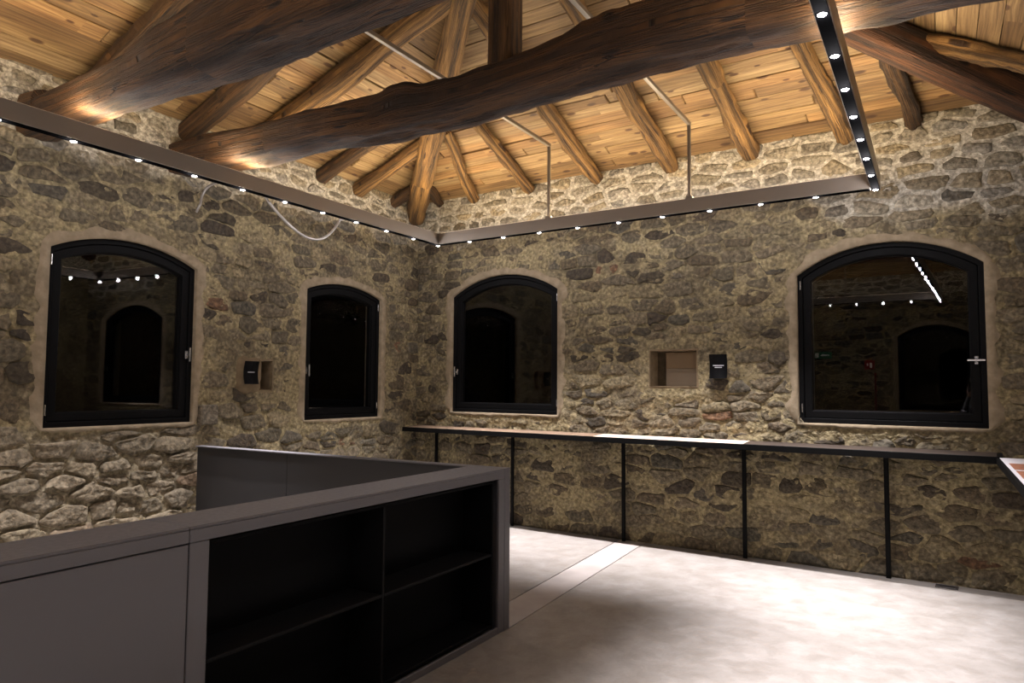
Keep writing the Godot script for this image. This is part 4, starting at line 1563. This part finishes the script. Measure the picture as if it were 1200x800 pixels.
	for h in hands: nets(mb, h, 0.006, 0.004, xf, func(_p): return skin)
	var sk := mat(Color.WHITE, 0.75)
	sk.vertex_color_use_as_albedo = true
	obj("body", mb, sk, root)
	# hair, eyes, stripes on the left sleeve and down the jacket
	var hair := MB.new(true, true)
	var hc := Color(0.03, 0.02, 0.015)
	nets(hair, [[V.call(0, 1.765, -0.048), V.call(0, 1.775, -0.005), 0.088, 0.075], [V.call(0, 1.70, -0.065), V.call(0, 1.66, -0.058), 0.070, 0.055]], 0.02, 0.007, xf, func(_p): return hc)
	obj("hair", hair, sk, root)
	for sx in [-0.033, 0.033]:
		var eye := MB.new(true, true)
		nets(eye, [[V.call(sx, 1.712, 0.066), V.call(sx, 1.712, 0.067), 0.011, 0.011]], 0.001, 0.004, xf, func(p): return Color(0.8, 0.78, 0.75) if absf(p.x - sx) > 0.005 else Color(0.03, 0.02, 0.01))
		obj("eye", eye, sk, root)
	var white := mat(Color(0.75, 0.75, 0.78), 0.8)
	for t in [0.18, 0.34]:
		var st := MB.new(true)
		var a: Vector3 = Vector3(-0.235, 1.19, 0.10).lerp(Vector3(-0.055, 1.565, 0.135), t)
		var d := (Vector3(-0.055, 1.565, 0.135) - Vector3(-0.235, 1.19, 0.10)).normalized()
		st.tube(PackedVector3Array([xf * (a - d * 0.011), xf * (a + d * 0.011)]), lerpf(0.047, 0.032, t) + 0.004, 20)
		obj("sleeve_stripe", st, white, root, "white stripe round the sleeve")
	for sx in [0.055, 0.095]:
		var st := MB.new(true)
		var path := PackedVector3Array()
		for i in 12:
			var y := 1.40 - 0.035 * i
			var z := 0.05
			for q in 40:
				z = 0.14 - 0.005 * q
				if field(Vector3(sx, y, z), body, 0.035) < 0.0: break
			path.append(xf * Vector3(sx, y, z + 0.004))
		st.tube(path, 0.007, 8)
		obj("jacket_stripe", st, white, root, "white stripe down the jacket")
	# the camera is held, not worn: a thing of its own
	var kit := thing("camera_body", "black camera held up by the photographer, mirrored in the widest window", "camera")
	var blk := mat(Color(0.08, 0.08, 0.085), 0.5)
	var b := MB.new()
	b.box(xf * Transform3D(Basis(), Vector3(0.018, 1.692, 0.128)), Vector3(0.132, 0.082, 0.046), 0.008)
	b.box(xf * Transform3D(Basis(), Vector3(0.004, 1.740, 0.128)), Vector3(0.056, 0.026, 0.044), 0.008)
	obj("housing", b, blk, kit)
	var ln := MB.new(true)
	ln.tube(PackedVector3Array([xf * Vector3(0, 1.688, 0.152), xf * Vector3(0, 1.688, 0.190), xf * Vector3(0, 1.688, 0.191), xf * Vector3(0, 1.688, 0.235)]), 0.035, 28)
	obj("lens", ln, blk, kit)
	var gl := MB.new(true)
	gl.tube(PackedVector3Array([xf * Vector3(0, 1.688, 0.2352), xf * Vector3(0, 1.688, 0.2375)]), 0.027, 24)
	var gm := mat(Color(0.02, 0.02, 0.03), 0.05)
	obj("front_glass", gl, gm, kit)
